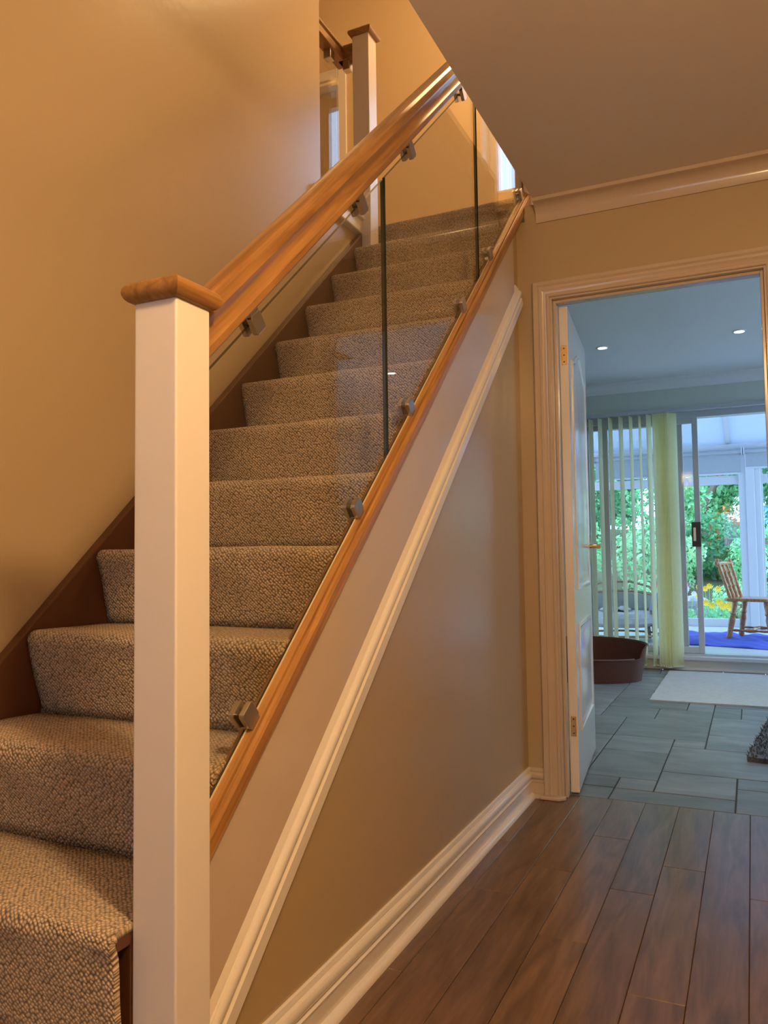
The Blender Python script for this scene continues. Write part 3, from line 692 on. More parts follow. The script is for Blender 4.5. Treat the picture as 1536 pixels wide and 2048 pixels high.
for z in (0.262, 1.765):
    h = box(0.008, 0.029, -0.002, 0.001, z - 0.04, z + 0.04).build('hinge', 'brass', door, bevel=0.002)
    for dz in (-0.028, 0.0, 0.028):
        MB().lathe([(0.0, 0.0), (0.0035, 0.0), (0.003, 0.001), (0.0, 0.0012)], n=10).build('screw', 'screw', h, loc=(0.0185, -0.002, z + dz), rot=(math.pi / 2, 0, 0))

# sliding patio door
pd = struct(empty('door_4', (0, KY1 + 0.06, PZ0)))
ph = PZ1 - PZ0
MB().box(PX0, PX0 + 0.05, -0.05, 0.05, 0, ph).box(PX1 - 0.05, PX1, -0.05, 0.05, 0, ph).box(PX0 + 0.05, PX1 - 0.05, -0.055, 0.05, ph - 0.055, ph).box(PX0 + 0.05, PX1 - 0.05, -0.05, 0.05, -0.004, 0.018).build('outer_frame', 'alu', pd, bevel=0.003)
def leafset(x0, x1, y0, y1, sw, nm):
    f = MB().box(x0, x0 + sw, y0, y1, 0.02, ph - 0.05).box(x1 - sw, x1, y0, y1, 0.02, ph - 0.05).box(x0 + sw, x1 - sw, y0, y1, 0.02, 0.07).box(x0 + sw, x1 - sw, y0, y1, ph - 0.10, ph - 0.05).build(nm, 'alu', pd, bevel=0.003)
    box(x0 + sw, x1 - sw, (y0 + y1) / 2 - 0.004, (y0 + y1) / 2 + 0.004, 0.07, ph - 0.10).build('pane', 'pane', f)
    return f
leafset(PX0 + 0.05, 0.345, 0.005, 0.040, 0.05, 'fixed_leaf')
sl = leafset(-0.297, 0.468, -0.040, -0.006, 0.044, 'sliding_leaf')
MB().box(0.400, 0.470, -0.070, -0.040, 0.885, 1.085).build('door_handle', 'black', sl, bevel=0.004)
MB().box(0.412, 0.432, -0.074, -0.066, 0.93, 1.04).build('pull_recess', 'nickel', sl, bevel=0.002)
struct(MB().box(PX0 - 0.02, PX1, KY1 - 0.05, KY1 + 0.0, PZ0 - 0.03, PZ0).build('trim_5', 'upvc', bevel=0.004))

# vertical blind
vb = tag(empty('vertical_blind', (-0.05, KY1 - 0.075, 0.03)), 'vertical blind with thin pale green-cream vanes before the sliding patio door', 'blind')
BY = KY1 - 0.075
part(box(PX0 - 0.02, PX1 - 0.1, BY - 0.02, BY + 0.02, 2.105, 2.135).build('head_rail', 'alu', bevel=0.003), vb)
def vane(x, ang, z0=0.045, w_=0.089):
    m = MB(); n = 6
    pts = [(-w_ / 2 + w_ * i / n, 0.006 * math.cos(math.pi * (i / n - 0.5))) for i in range(n + 1)]
    vs = [(u, v, z) for z in (z0, 2.10) for u, v in pts] ; k = n + 1
    m.add(vs, [(i, i + 1, i + 1 + k, i + k) for i in range(n)])
    m.box(-w_ / 2 + 0.004, w_ / 2 - 0.004, -0.003, 0.009, z0 - 0.012, z0)
    o = m.build('vane', 'vane', None, smooth=True); o.location = (x, BY, 0); o.rotation_euler = (0, 0, math.radians(ang))
    return part(o, vb)
for x, a in ((-0.372, 74), (-0.296, 77), (-0.21, 76), (-0.125, 75), (-0.044, 79), (0.028, 84), (0.099, 70)): vane(x, a)
for i in range(7): vane(0.165 + i * 0.019, 38 + (i % 3) * 4, 0.045)
m = MB().tube([(0.105, BY - 0.01, 0.040), (0.20, BY - 0.03, 0.028), (0.31, BY - 0.01, 0.040)], 0.003, 6)
part(m.build('vane_chain', 'whitep', None), vb)

# rug and dark mat
def soft_slab(x0, x1, y0, y1, z0, z1, wob, n=24):
    m = MB(); top = []; bot = []
    R = random.Random(int(x0 * 1000) + 5)
    for i in range(n * 4):
        s_ = i // n; t = (i % n) / n
        p = [(x0 + (x1 - x0) * t, y0), (x1, y0 + (y1 - y0) * t), (x1 - (x1 - x0) * t, y1), (x0, y1 - (y1 - y0) * t)][s_]
        q = (p[0] + R.uniform(-wob, wob), p[1] + R.uniform(-wob, wob))
        bot.append((q[0], q[1], z0)); top.append((q[0], q[1], z1))
    k = len(top); cxx, cyy = (x0 + x1) / 2, (y0 + y1) / 2
    inner = [(x + (cxx - x) * 0.03, y + (cyy - y) * 0.03, z1 + 0.002) for x, y, z in top]
    m.add(bot + top + inner, [(i, (i + 1) % k, (i + 1) % k + k, i + k) for i in range(k)] + [(i + k, (i + 1) % k + k, (i + 1) % k + 2 * k, i + 2 * k) for i in range(k)] + [tuple(range(2 * k, 3 * k)), tuple(range(k - 1, -1, -1))])
    return m
tag(soft_slab(0.205, 1.62, 2.25, 3.62, 0.0, 0.010, 0.003).build('floor_rug', 'rug', smooth=True), 'thin pale grey rug lying before the patio door', 'rug')
mo = tag(empty('shaggy_mat', (0.783, 0.862, 0), math.radians(-6.4)), 'thick dark grey shaggy mat on the slate tiles', 'mat')
soft_slab(0.004, 0.6, 0.004, 1.0, 0.0, 0.022, 0.005).build('backing', 'shag', mo, smooth=True)
pr = np.random.default_rng(5); kq = 9000
c0 = np.stack([pr.uniform(0.0, 0.6, kq), pr.uniform(0.0, 1.0, kq), pr.uniform(0.006, 0.022, kq)], 1)
ln_ = pr.normal(scale=0.010, size=(kq, 2)); tip = c0 + np.concatenate([ln_, pr.uniform(0.010, 0.024, (kq, 1))], 1)
aa = pr.uniform(0, 6.28, kq); wv = np.stack([np.cos(aa), np.sin(aa), np.zeros(kq)], 1) * 0.0045
V = np.stack([c0 - wv, c0 + wv, tip], 1).reshape(-1, 3); F = np.arange(3 * kq).reshape(kq, 3)
me = bpy.data.meshes.new('pile'); me.from_pydata(V.tolist(), [], F.tolist()); me.materials.append(MAT['shag'])
o = bpy.data.objects.new('pile', me); COL.objects.link(o); o.parent = mo; o['kind'] = 'stuff'

# dog basket: oval plastic tub, tall back, low front opening
db = tag(empty('dog_basket', (-0.36, 3.10, 0.0)), 'brown oval plastic dog basket with low front on slate floor', 'dog bed')
n = 48; A, Bq = 0.46, 0.345
def rim(k):
    a = 2 * math.pi * k / n; s_ = math.sin(a)        # s=-1 front, +1 back
    t = max(0.0, min(1.0, (s_ + 0.42) / 0.22)); t = t * t * (3 - 2 * t)
    if abs(math.cos(a)) < 0.25 and s_ < 0: t = 0
    return 0.172 + (0.262 - 0.172) * t + 0.02 * max(0, s_)
vs = []; fs = []
layers = [(0.90, 0.0), (0.905, 0.02), (1.0, 1.0), (1.02, 1.0), (1.02, 0.985), (0.985, 0.97), (0.895, 0.025), (0.0, 0.025)]
for fr, hz in layers:
    for k in range(n):
        a = 2 * math.pi * k / n; hgt = rim(k)
        z = hz * hgt if hz > 0.03 else hz
        vs.append((A * fr * math.cos(a), Bq * fr * math.sin(a), z))
for i in range(len(layers) - 1):
    for k in range(n): fs.append((i * n + k, i * n + (k + 1) % n, (i + 1) * n + (k + 1) % n, (i + 1) * n + k))
fs.append(tuple(range(n - 1, -1, -1)))
MB().add(vs, fs).build('tub', 'plastic_brown', db, smooth=True, angle=50)
m = MB().tube([(A * 1.0 * math.cos(a), Bq * 1.0 * math.sin(a), 0.174) for a in [math.pi * (1.18 + 0.64 * i / 20) for i in range(21)]], 0.008, 8)
m.build('front_rim', 'plastic_brown', db, smooth=True)

# ================================================================== conservatory
struct(box(-2.0, 2.6, KY1 + 0.12, CY1 + 0.12, CF - 0.15, CF).build('floor_conservatory', 'cons_floor'))
EZ = 2.08
# end wall glazing: each fixed light is a window with its frame and panes
def glazed(name, x0, x1, posts, transom, y):
    wq = struct(empty(name, ((x0 + x1) / 2, y, CF))); cx_ = (x0 + x1) / 2
    f = MB().box(x0 - cx_, x1 - cx_, -0.04, 0.04, 0, 0.09).box(x0 - cx_, x1 - cx_, -0.04, 0.04, EZ - CF - 0.07, EZ - CF)
    ed = [x0] + posts + [x1]
    for p in (x0, x1): f.box(p - cx_ - 0.035, p - cx_ + 0.035, -0.04, 0.04, 0.09, EZ - CF - 0.07)
    for p in posts: f.box(p - cx_ - 0.03, p - cx_ + 0.03, -0.036, 0.036, 0.09, EZ - CF - 0.07)
    f.box(x0 - cx_ + 0.035, x1 - cx_ - 0.035, -0.036, 0.036, transom - CF, transom - CF + 0.10)
    f.build('window_frame', 'upvc', wq, bevel=0.004)
    for a, c in zip(ed[:-1], ed[1:]):
        for z0, z1 in ((0.09, transom - CF), (transom - CF + 0.10, EZ - CF - 0.07)):
            box(a - cx_ + 0.03, c - cx_ - 0.03, -0.006, 0.006, z0, z1).build('pane', 'pane', wq)
    return wq
glazed('window_2', -1.95, 0.76, [-1.05, -0.15], 1.72, CY1 + 0.04)
glazed('window_3', 0.94, 2.55, [1.7], 1.72, CY1 + 0.04)
struct(MB().box(0.735, 0.955, CY1 - 0.03, CY1 + 0.10, CF, EZ).box(0.80, 0.89, CY1 - 0.045, CY1 - 0.03, CF, EZ).build('trim_6', 'upvc', bevel=0.006))
struct(box(-2.0, 2.6, CY1 - 0.02, CY1 + 0.14, EZ, EZ + 0.10).build('trim_7', 'upvc', bevel=0.006))
# side walls
for nm, x in (('window_4', -1.98), ('window_5', 2.58)):
    wq = struct(empty(nm, (x, (KY1 + CY1) / 2, CF))); hl = (CY1 - KY1 - 0.12) / 2
    f = MB().box(-0.04, 0.04, -hl, hl, 0, 0.09).box(-0.04, 0.04, -hl, hl, EZ - CF - 0.07, EZ - CF + 0.1)
    for p in (-hl, -hl / 3, hl / 3, hl - 0.06): f.box(-0.035, 0.035, p, p + 0.06, 0.09, EZ - CF - 0.07)
    f.build('window_frame', 'upvc', wq, bevel=0.004)
    for p in (-hl, -hl / 3, hl / 3): box(-0.006, 0.006, p + 0.06, p + 2 * hl / 3, 0.09, EZ - CF - 0.07).build('pane', 'pane', wq)
# opal roof, sheets between glazing bars
RY0, RZ0, RY1, RZ1 = KY1 + 0.12, 2.95, CY1 + 0.16, 2.17
rf = struct(empty('ceiling_conservatory', (0.3, RY1, RZ1)))
nb = 7
for k in range(nb):
    x0 = -2.02 + (4.64) * k / nb; x1 = -2.02 + 4.64 * (k + 1) / nb
    m = MB().add([(x0 + .02, RY0, RZ0), (x1 - .02, RY0, RZ0), (x1 - .02, RY1, RZ1), (x0 + .02, RY1, RZ1), (x0 + .02, RY0, RZ0 + .02), (x1 - .02, RY0, RZ0 + .02), (x1 - .02, RY1, RZ1 + .02), (x0 + .02, RY1, RZ1 + .02)], [(0, 3, 2, 1), (4, 5, 6, 7), (0, 1, 5, 4), (1, 2, 6, 5), (2, 3, 7, 6), (3, 0, 4, 7)])
    part(m.build('roof_sheet', 'roof'), rf)
for k in range(nb + 1):
    x = -2.02 + 4.64 * k / nb
    m = MB().add([(x + a, y, z + d) for a in (-.022, .022) for y, z in ((RY0, RZ0), (RY1, RZ1)) for d in (-.03, .03)], [(0, 1, 3, 2), (4, 6, 7, 5), (0, 2, 6, 4), (1, 5, 7, 3), (0, 4, 5, 1), (2, 3, 7, 6)])
    part(m.build('glazing_bar', 'upvc'), rf)
# house wall above the patio door, seen from the conservatory side
struct(box(-2.3, 3.3, KY1 + 0.12, KY1 + 0.16, 2.3, 3.1).build('wall_conservatory', 'upvc'))
# roller blinds on the end wall
def roller(x0, x1, z0, lab):
    t = tag(empty('roller_blind', ((x0 + x1) / 2, CY1 - 0.06, z0)), lab, 'blind')
    hwid = (x1 - x0) / 2; zt = 2.085 - z0
    o = MB().tube([(-hwid, 0, zt), (hwid, 0, zt)], 0.024, 14).build('roller_tube', 'roller', t, smooth=True)
    box(-hwid + 0.01, hwid - 0.01, 0.014, 0.017, 0.0, zt).build('blind_fabric', 'roller', t)
    MB().box(-hwid + 0.01, hwid - 0.01, 0.008, 0.022, -0.018, 0.004).build('bottom_bar', 'upvc', t, bevel=0.003)
    for a in (-hwid - 0.012, hwid): box(a, a + 0.012, -0.03, 0.06, zt - 0.04, zt + 0.04).build('bracket', 'upvc', t, bevel=0.002)
roller(-0.86, -0.03, 1.845, 'grey roller blind, half hidden behind the cream vertical vanes')
roller(-0.005, 0.765, 1.845, 'grey roller blind drawn a little down, ending at the wide white post')
roller(0.80, 1.70, 1.90, 'shorter grey roller blind overlapping the wide white post')

# blue cloth crumpled under the chair
bm = bmesh.new(); nxq, nyq = 60, 44
R = random.Random(3)
def hgt(u, v):
    h = 0.016 + 0.014 * math.sin(9 * u + 3 * math.sin(5 * v)) * math.sin(7 * v + 2 * math.sin(6 * u)) + 0.010 * math.sin(23 * u + 11 * v) * math.sin(13 * v - 6 * u)
    return max(0.004, h)
g = [[bm.verts.new((0.16 + 1.35 * i / nxq + 0.05 * math.sin(6 * j / nyq), 4.62 + 1.22 * j / nyq + 0.06 * math.sin(5 * i / nxq + 1) - 0.16 * (i / nxq), CF + hgt(i / nxq * 1.4, j / nyq * 1.2) * (0.2 if i in (0, nxq) or j in (0, nyq) else 1))) for i in range(nxq + 1)] for j in range(nyq + 1)]
for j in range(nyq):
    for i in range(nxq): bm.faces.new((g[j][i], g[j][i + 1], g[j + 1][i + 1], g[j + 1][i]))
me = bpy.data.meshes.new('crumpled_blanket'); bm.to_mesh(me); bm.free(); me.materials.append(MAT['blue'])
for p in me.polygons: p.use_smooth = True
o = bpy.data.objects.new('crumpled_blanket', me); COL.objects.link(o)
sm = o.modifiers.new('cloth_depth', 'SOLIDIFY'); sm.thickness = 0.004; sm.offset = 1
tag(o, 'royal blue cloth crumpled on the white floor under the wooden chair', 'blanket')

# low wooden chair with turned spindles, facing right
wc = tag(empty('wooden_chair', (0.84, 5.27, CF), math.radians(-16)), 'low varnished wooden chair with turned back spindles, standing on the blue cloth', 'chair')
SHz = 0.385; zc0 = 0.022
def leg(a, b): 
    return MB().turned(a, b, [(0, 0.022), (0.06, 0.028), (0.12, 0.022), (0.35, 0.028), (0.5, 0.031), (0.62, 0.022), (0.66, 0.030), (0.72, 0.022), (0.9, 0.027), (1, 0.022)]).build('leg', 'pine', wc, smooth=True)
for sy in (-1, 1):
    leg((-0.185, sy * 0.19, zc0), (-0.125, sy * 0.15, SHz))
    leg((0.20, sy * 0.19, zc0), (0.15, sy * 0.15, SHz))
sp_prof = [(0, 0.012), (0.12, 0.018), (0.3, 0.013), (0.36, 0.020), (0.42, 0.012), (0.55, 0.019), (0.72, 0.013), (0.78, 0.020), (0.84, 0.012), (1, 0.013)]
m = MB().prism([(-0.22, -0.17), (-0.19, -0.195), (0.17, -0.215), (0.225, -0.17), (0.235, 0.0), (0.225, 0.17), (0.17, 0.215), (-0.19, 0.195), (-0.22, 0.17)], 'z', SHz - 0.006, SHz + 0.024); m.build('seat', 'pine', wc, bevel=0.008, seg=3)
for sy in (-1, 1):
    MB().turned((-0.165, sy * 0.165, SHz + 0.02), (-0.275, sy * 0.185, SHz + 0.40), [(0, 0.014), (0.1, 0.019), (0.28, 0.015), (0.34, 0.021), (0.4, 0.014), (0.6, 0.019), (0.78, 0.015), (0.84, 0.021), (0.9, 0.013), (0.97, 0.020), (1, 0.012)]).build('back_post', 'pine', wc, smooth=True)
for k in range(2):
    yy = -0.055 + k * 0.11
    MB().turned((-0.17, yy, SHz + 0.02), (-0.262, yy * 1.1, SHz + 0.34), [(t, q * 1.25) for t, q in sp_prof]).build('spindle', 'pine', wc, smooth=True)
MB().turned((-0.268, -0.235, SHz + 0.355), (-0.268, 0.235, SHz + 0.355), [(0, 0.012), (0.03, 0.024), (0.07, 0.022), (0.10, 0.014), (0.2, 0.019), (0.5, 0.023), (0.8, 0.019), (0.9, 0.014), (0.93, 0.022), (0.97, 0.024), (1, 0.012)]).build('top_rail', 'pine', wc, smooth=True)
st_prof = [(0, 0.009), (0.15, 0.013), (0.3, 0.009), (0.42, 0.016), (0.5, 0.019), (0.58, 0.016), (0.7, 0.009), (0.85, 0.013), (1, 0.009)]
for sy in (-1, 1):
    for zz in (0.085,):
        MB().turned((-0.172, sy * 0.183, zz + 0.02), (0.188, sy * 0.183, zz + 0.02), st_prof).build('stretcher', 'pine', wc, smooth=True)
MB().turned((0.0, -0.178, 0.105), (0.0, 0.178, 0.105), st_prof).build('stretcher', 'pine', wc, smooth=True)

# rattan tub chair with clothes on it, behind the vertical blind
rc = tag(empty('rattan_armchair', (-0.36, 4.95, CF), math.radians(14)), 'rattan tub armchair with grey-green upholstery seen through the vertical blind', 'armchair')
def arc(r, z, a0, a1, n=22, sx=1.0, sy=1.0, dz=0.0): return [(r * sx * math.cos(a), r * sy * math.sin(a), z + dz * math.sin(a)) for a in [a0 + (a1 - a0) * i / n for i in range(n + 1)]]
for ang in (35, 145, 215, 325):
    a = math.radians(ang); MB().tube([(0.36 * math.cos(a), 0.32 * math.sin(a), 0.0), (0.33 * math.cos(a), 0.29 * math.sin(a), 0.30)], 0.017, 8).build('leg', 'rattan', rc, smooth=True)
body = MB(); n = 36; vs = []; fs = []
for i in range(n + 1):
    a = math.radians(-38) + math.radians(256) * i / n
    s_ = max(0, math.sin(a)); top = 0.38 + 0.07 * s_
    for fr, z in ((1.0, 0.13), (1.05, top), (0.97, top), (0.92, 0.15)): vs.append((0.39 * fr * math.cos(a), 0.36 * fr * math.sin(a), z))
for i in range(n):
    for k in range(4): fs.append((i * 4 + k, (i + 1) * 4 + k, (i + 1) * 4 + (k + 1) % 4, i * 4 + (k + 1) % 4))
fs += [(3, 2, 1, 0), tuple(n * 4 + k for k in range(4))]
body.add(vs, fs).build('tub_back', 'greycloth', rc, smooth=True, angle=50)
MB().lathe([(0.0, 0.14), (0.30, 0.14), (0.36, 0.18), (0.37, 0.23), (0.33, 0.275), (0.0, 0.29)], n=32, sy=0.93).build('seat_cushion', 'stripe', rc, smooth=True)
MB().tube(arc(0.40, 0.395, math.radians(-42), math.radians(222), 30, 1.02, 0.96, 0.07), 0.014, 8).build('hoop_rail', 'rattan', rc, smooth=True)
MB().tube(arc(0.36, 0.06, 0, 2 * math.pi, 30, 1.0, 0.9), 0.011, 8, caps=False).build('leg_hoop', 'rattan', rc, smooth=True)
MB().tube([(0.36, 0.10, 0.41), (0.31, 0.22, 0.51), (0.14, 0.34, 0.56), (-0.12, 0.36, 0.56), (-0.31, 0.26, 0.51), (-0.38, 0.10, 0.41)], 0.012, 8).build('back_hoop', 'rattan', rc, smooth=True)
def draped(name, mat, label, cat, cx_, cy_, z, sx, sy, seed, drop):
    R = random.Random(seed); nq = 26; bm = bmesh.new(); f = [R.uniform(0, 6) for _ in range(6)]
    gg = []
    for j in range(nq + 1):
        row = []
        for i in range(nq + 1):
            u, v = i / nq * 2 - 1, j / nq * 2 - 1
            d = max(0, abs(u) - 0.45) / 0.55; e = max(0, abs(v) - 0.5) / 0.5
            zz = z + 0.014 * math.sin(5 * u + f[0]) * math.sin(4 * v + f[1]) + 0.008 * math.sin(13 * u + f[2] + 4 * v) - drop * (d ** 1.4 + 0.6 * e ** 1.4)
            row.append(bm.verts.new((cx_ + sx * u * (1 - 0.25 * d) + 0.02 * math.sin(9 * v + f[3]), cy_ + sy * v * (1 - 0.2 * e) + 0.02 * math.sin(8 * u + f[4]), zz)))
        gg.append(row)
    for j in range(nq):
        for i in range(nq): bm.faces.new((gg[j][i], gg[j][i + 1], gg[j + 1][i + 1], gg[j + 1][i]))
    me = bpy.data.meshes.new(name); bm.to_mesh(me); bm.free(); me.materials.append(MAT[mat])
    for p in me.polygons: p.use_smooth = True
    o = bpy.data.objects.new(name, me); COL.objects.link(o)
    s_ = o.modifiers.new('cloth_depth', 'SOLIDIFY'); s_.thickness = 0.006
    return tag(o, label, cat)
draped('draped_garment', 'denim', 'faded blue garment slung over the arm of the rattan chair', 'clothing', 0.035, 4.97, 0.548, 0.14, 0.15, 4, 0.22)
draped('folded_garment', 'stripe', 'pale patterned garment spread on the seat of the rattan chair', 'clothing', -0.40, 4.92, 0.410, 0.17, 0.15, 9, 0.012)

# ================================================================== garden
bm = bmesh.new(); gxn, gyn = 46, 40
def gz(x, y):
    t = max(0, min(1, (y - 8.2) / 5.0))
    return -0.04 + 1.5 * t * t * (3 - 2 * t) + 0.05 * math.sin(1.7 * x + y) * min(1, max(0, y - 7.6))
gg = [[bm.verts.new((-9 + 18 * i / gxn, CY1 + 0.13 + 14 * j / gyn, gz(-9 + 18 * i / gxn, CY1 + 0.13 + 14 * j / gyn))) for i in range(gxn + 1)] for j in range(gyn + 1)]
for j in range(gyn):
    for i in range(gxn): bm.faces.new((gg[j][i], gg[j][i + 1], gg[j + 1][i + 1], gg[j + 1][i]))
me = bpy.data.meshes.new('ground'); bm.to_mesh(me); bm.free(); me.materials.append(MAT['soil'])
for p in me.polygons: p.use_smooth = True
o = bpy.data.objects.new('ground', me); COL.objects.link(o); struct(o)
NPR = np.random.default_rng(11)
def leaves_mesh(name, mat, rx, ry, rz, count, size, parent, cz, seed):
    r_ = np.random.default_rng(seed)
    d = r_.normal(size=(count, 3)); d /= np.linalg.norm(d, axis=1)[:, None]
    rad = r_.uniform(0.45, 1.0, count) ** 0.5
    lump = 1 + 0.16 * np.sin(d[:, 0] * 5 + seed) * np.sin(d[:, 2] * 6 + seed * 1.7)
    c = d * (rad * lump)[:, None] * np.array([rx, ry, rz]) + np.array([0, 0, cz])
    keep = c[:, 2] > 0.02; c = c[keep]; d = d[keep]
    k = len(c)
    nrm = d + r_.normal(scale=0.7, size=(k, 3)); nrm[:, 2] += 0.3; nrm /= np.linalg.norm(nrm, axis=1)[:, None]
    t = np.cross(nrm, r_.normal(size=(k, 3))); t /= np.linalg.norm(t, axis=1)[:, None]; b_ = np.cross(nrm, t)
    L = size * r_.uniform(0.7, 1.35, k)[:, None]
    p0 = c - t * L * 0.5; p2 = c + t * L * 0.5 - nrm * L * 0.12; p1 = c + b_ * L * 0.27 + nrm * L * 0.06; p3 = c - b_ * L * 0.27 + nrm * L * 0.06
    V = np.stack([p0, p1, p2, p3], 1).reshape(-1, 3); F = np.arange(4 * k).reshape(k, 4)
    T = np.concatenate([F[:, [0, 1, 2]], F[:, [0, 2, 3]]])
    me = bpy.data.meshes.new(name); me.from_pydata(V.tolist(), [], T.tolist()); me.materials.append(MAT[mat])
    o = bpy.data.objects.new(name, me); COL.objects.link(o); o.parent = parent
    return o
def shrub(x, y, rx, ry, rz, mat, label, seed, count=1500, size=0.085, name='garden_shrub', stems=4):
    z = gz(x, y); t = tag(empty(name, (x, y, z)), label, 'shrub', None)
    m = MB(); R = random.Random(seed)
    for k in range(stems):
        a = R.uniform(0, 6.28); m.tube([(0.05 * math.cos(a), 0.05 * math.sin(a), -0.05), (0.3 * rx * math.cos(a), 0.3 * ry * math.sin(a), 0.7 * rz), (0.5 * rx * math.cos(a), 0.5 * ry * math.sin(a), 1.3 * rz)], [0.02, 0.014, 0.006], 6)
    m.build('stem', 'bark', t, smooth=True)
    f = leaves_mesh('foliage', mat, rx, ry, rz, count, size, t, rz * 0.92, seed); f['kind'] = 'stuff'
    return t
shrub(1.02, 9.6, 0.55, 0.4, 0.58, 'leaf_mid', 'round mid green shrub behind the wooden chair', 1)
shrub(0.32, 10.35, 0.58, 0.36, 0.55, 'leaf_dark', 'dark glossy shrub growing on the bank by the patio handle', 2, 1900)
shrub(1.55, 10.6, 0.62, 0.42, 0.78, 'leaf_blue', 'blue-green shrub on the bank beside the dark one', 3, 1800)
shrub(-0.5, 9.7, 0.7, 0.42, 0.62, 'leaf_pale', 'pale green shrub seen through the vertical blind', 4, 1700)
shrub(-2.05, 9.8, 0.78, 0.5, 0.78, 'leaf_mid', 'broad mid green shrub, far behind the rattan chair', 5, 1800)
shrub(-0.55, 11.05, 0.78, 0.42, 0.9, 'leaf_mid', 'tall mid green shrub high on the bank', 6, 2000)
shrub(-1.95, 11.35, 0.78, 0.5, 1.0, 'leaf_dark', 'large dark shrub at the top of the bank behind the blind', 7, 2200)
shrub(1.45, 11.8, 0.98, 0.45, 1.05, 'leaf_dark', 'large dark shrub at the top of the bank behind the post', 8, 2400)
shrub(2.85, 10.2, 0.66, 0.5, 1.0, 'leaf_dark', 'dark shrub filling the pane under the shorter roller blind', 9, 2000)
shrub(3.35, 11.7, 0.85, 0.6, 1.2, 'leaf_mid', 'tall mid green shrub behind the dark shrub under the shorter blind', 10, 2000)
shrub(-3.75, 10.7, 0.85, 0.7, 1.2, 'leaf_dark', 'dark shrub at the far end of the garden bed', 12, 2000)
shrub(0.44, 11.0, 0.26, 0.22, 0.47, 'leaf_orange', 'small orange-leaved shrub on the bank beneath the bare branch', 13, 420, 0.07)
shrub(-0.5, 8.75, 0.32, 0.26, 0.26, 'leaf_pale', 'low bright green plant beside the sliding door stile', 14, 700, 0.06)
shrub(0.62, 8.92, 0.38, 0.26, 0.26, 'leaf_pale', 'low pale green plant at the front of the bed by chair', 15, 800, 0.06)
for k, (x, y, mt_, lab) in enumerate(((-4.0, 13.2, 'leaf_mid', 'tall mid green hedge bush at the end of the garden'), (-1.9, 13.4, 'leaf_dark', 'tall dark hedge bush beyond the large dark shrub'), (0.1, 13.3, 'leaf_mid', 'tall mid green hedge bush behind the leaning tree'), (2.0, 13.4, 'leaf_dark', 'tall dark hedge bush beyond the wide white post'), (4.0, 13.2, 'leaf_mid', 'tall mid green hedge bush past the last pane'))):
    shrub(x, y, 1.06, 0.55, 2.0, mt_, lab, 50 + k, 9000, 0.16, 'hedge_bush')
# tree with leaning trunk
tz = gz(0.16, 11.95); tt = tag(empty('garden_tree', (0.16, 11.95, tz)), 'leaning bare-stemmed tree with dark crown on top of the bank', 'tree')
MB().tube([(-0.25, 0, -0.1), (-0.08, 0.05, 0.5), (0.10, 0.05, 0.9), (0.22, 0.1, 1.6), (0.25, 0.1, 2.6)], [0.09, 0.07, 0.06, 0.05, 0.03], 9).build('trunk', 'bark', tt, smooth=True)
MB().tube([(0.10, 0.05, 0.9), (0.35, -0.05, 1.25), (0.6, -0.1, 1.5)], [0.045, 0.03, 0.015], 8).build('branch', 'bark', tt, smooth=True)
f = leaves_mesh('foliage', 'leaf_dark', 1.3, 0.55, 0.7, 2600, 0.10, tt, 2.75, 21); f['kind'] = 'stuff'
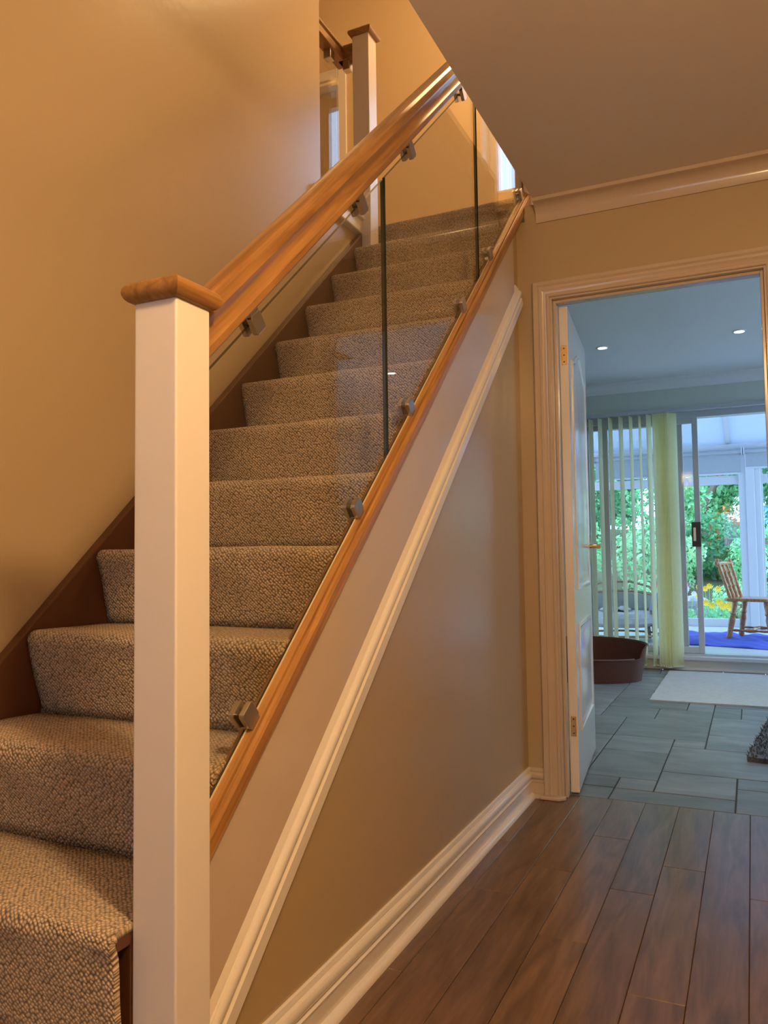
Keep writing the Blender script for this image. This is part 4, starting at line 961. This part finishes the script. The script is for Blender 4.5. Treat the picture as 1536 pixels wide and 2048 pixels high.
# flowers: each plant is a thing, each head a part
def flower(x, y, mat, label, seed, heads=5, h=0.3, r=0.045):
    R = random.Random(seed); t = tag(empty('flowering_plant', (x, y, gz(x, y))), label, 'flower')
    f = leaves_mesh('foliage', 'leaf_mid', 0.16, 0.14, 0.13, 160, 0.05, t, 0.12, seed); f['kind'] = 'stuff'
    st_m = MB(); hd_ = []
    for k in range(heads):
        p = (R.uniform(-0.15, 0.15), R.uniform(-0.1, 0.1), h * R.uniform(0.75, 1.25)); hd_.append(p)
        st_m.tube([(p[0] * 0.3, p[1] * 0.3, 0), p], 0.004, 5)
    st_m.build('stem', 'leaf_mid', t)
    for p in hd_:
        m = MB(); n = 8
        for k in range(n):
            a = 2 * math.pi * k / n; ca, sa = math.cos(a), math.sin(a)
            m.add([(0, 0, 0), (r * 0.6 * ca - r * 0.3 * sa, -r * 0.35, r * 0.6 * sa + r * 0.3 * ca), (r * ca, -r * 0.25, r * sa), (r * 0.6 * ca + r * 0.3 * sa, -r * 0.35, r * 0.6 * sa - r * 0.3 * ca)], [(0, 1, 2, 3)])
        m.build('flower_head', mat, t, loc=p)
flower(0.42, 8.00, 'yellow', 'low clump of yellow flowers beside the wooden chair', 31, 7, 0.34, 0.05)
flower(0.29, 8.38, 'yellow', 'taller clump of yellow flowers behind the lower yellow clump', 32, 5, 0.42, 0.045)
flower(0.01, 8.00, 'whitep', 'clump of white flowers by the grey stone', 33, 6, 0.40, 0.04)
flower(-0.13, 8.38, 'pink', 'clump of pink flowers by the door stile', 34, 6, 0.55, 0.045)
flower(-0.40, 8.02, 'pink', 'clump of pink flowers seen past the stacked blind vanes', 35, 6, 0.48, 0.045)
def stone(x, y, s, mat, label, seed):
    bm = bmesh.new(); bmesh.ops.create_icosphere(bm, subdivisions=3, radius=1.0); R = random.Random(seed); ph_ = [R.uniform(0, 6) for _ in range(3)]
    for v in bm.verts:
        k = 1 + 0.16 * math.sin(3 * v.co.x + ph_[0]) * math.sin(3 * v.co.y + ph_[1]) + 0.10 * math.sin(6 * v.co.z + ph_[2])
        v.co = Vector((v.co.x * s[0], v.co.y * s[1], v.co.z * s[2])) * k
    me = bpy.data.meshes.new('garden_stone'); bm.to_mesh(me); bm.free(); me.materials.append(MAT[mat])
    o = bpy.data.objects.new('garden_stone', me); COL.objects.link(o); o.location = (x, y, gz(x, y) + s[2] * 0.5); tag(o, label, 'stone')
stone(0.12, 8.76, (0.16, 0.12, 0.22), 'stone', 'upright grey stone among the white flowers', 1)
stone(0.22, 7.75, (0.15, 0.10, 0.06), 'pale_stone', 'flat pale stone edging the bed beneath grey stone', 2)
stone(0.58, 7.70, (0.13, 0.10, 0.07), 'pale_stone', 'rounded pale edging stone beneath the yellow flowers', 3)
stone(-0.13, 7.72, (0.14, 0.10, 0.08), 'stone', 'low grey edging stone beside the door stile', 4)
struct(box(-6, 6, CY1 + 0.14, 7.55, -0.06, 0.0).build('garden_path', 'pale_stone'))
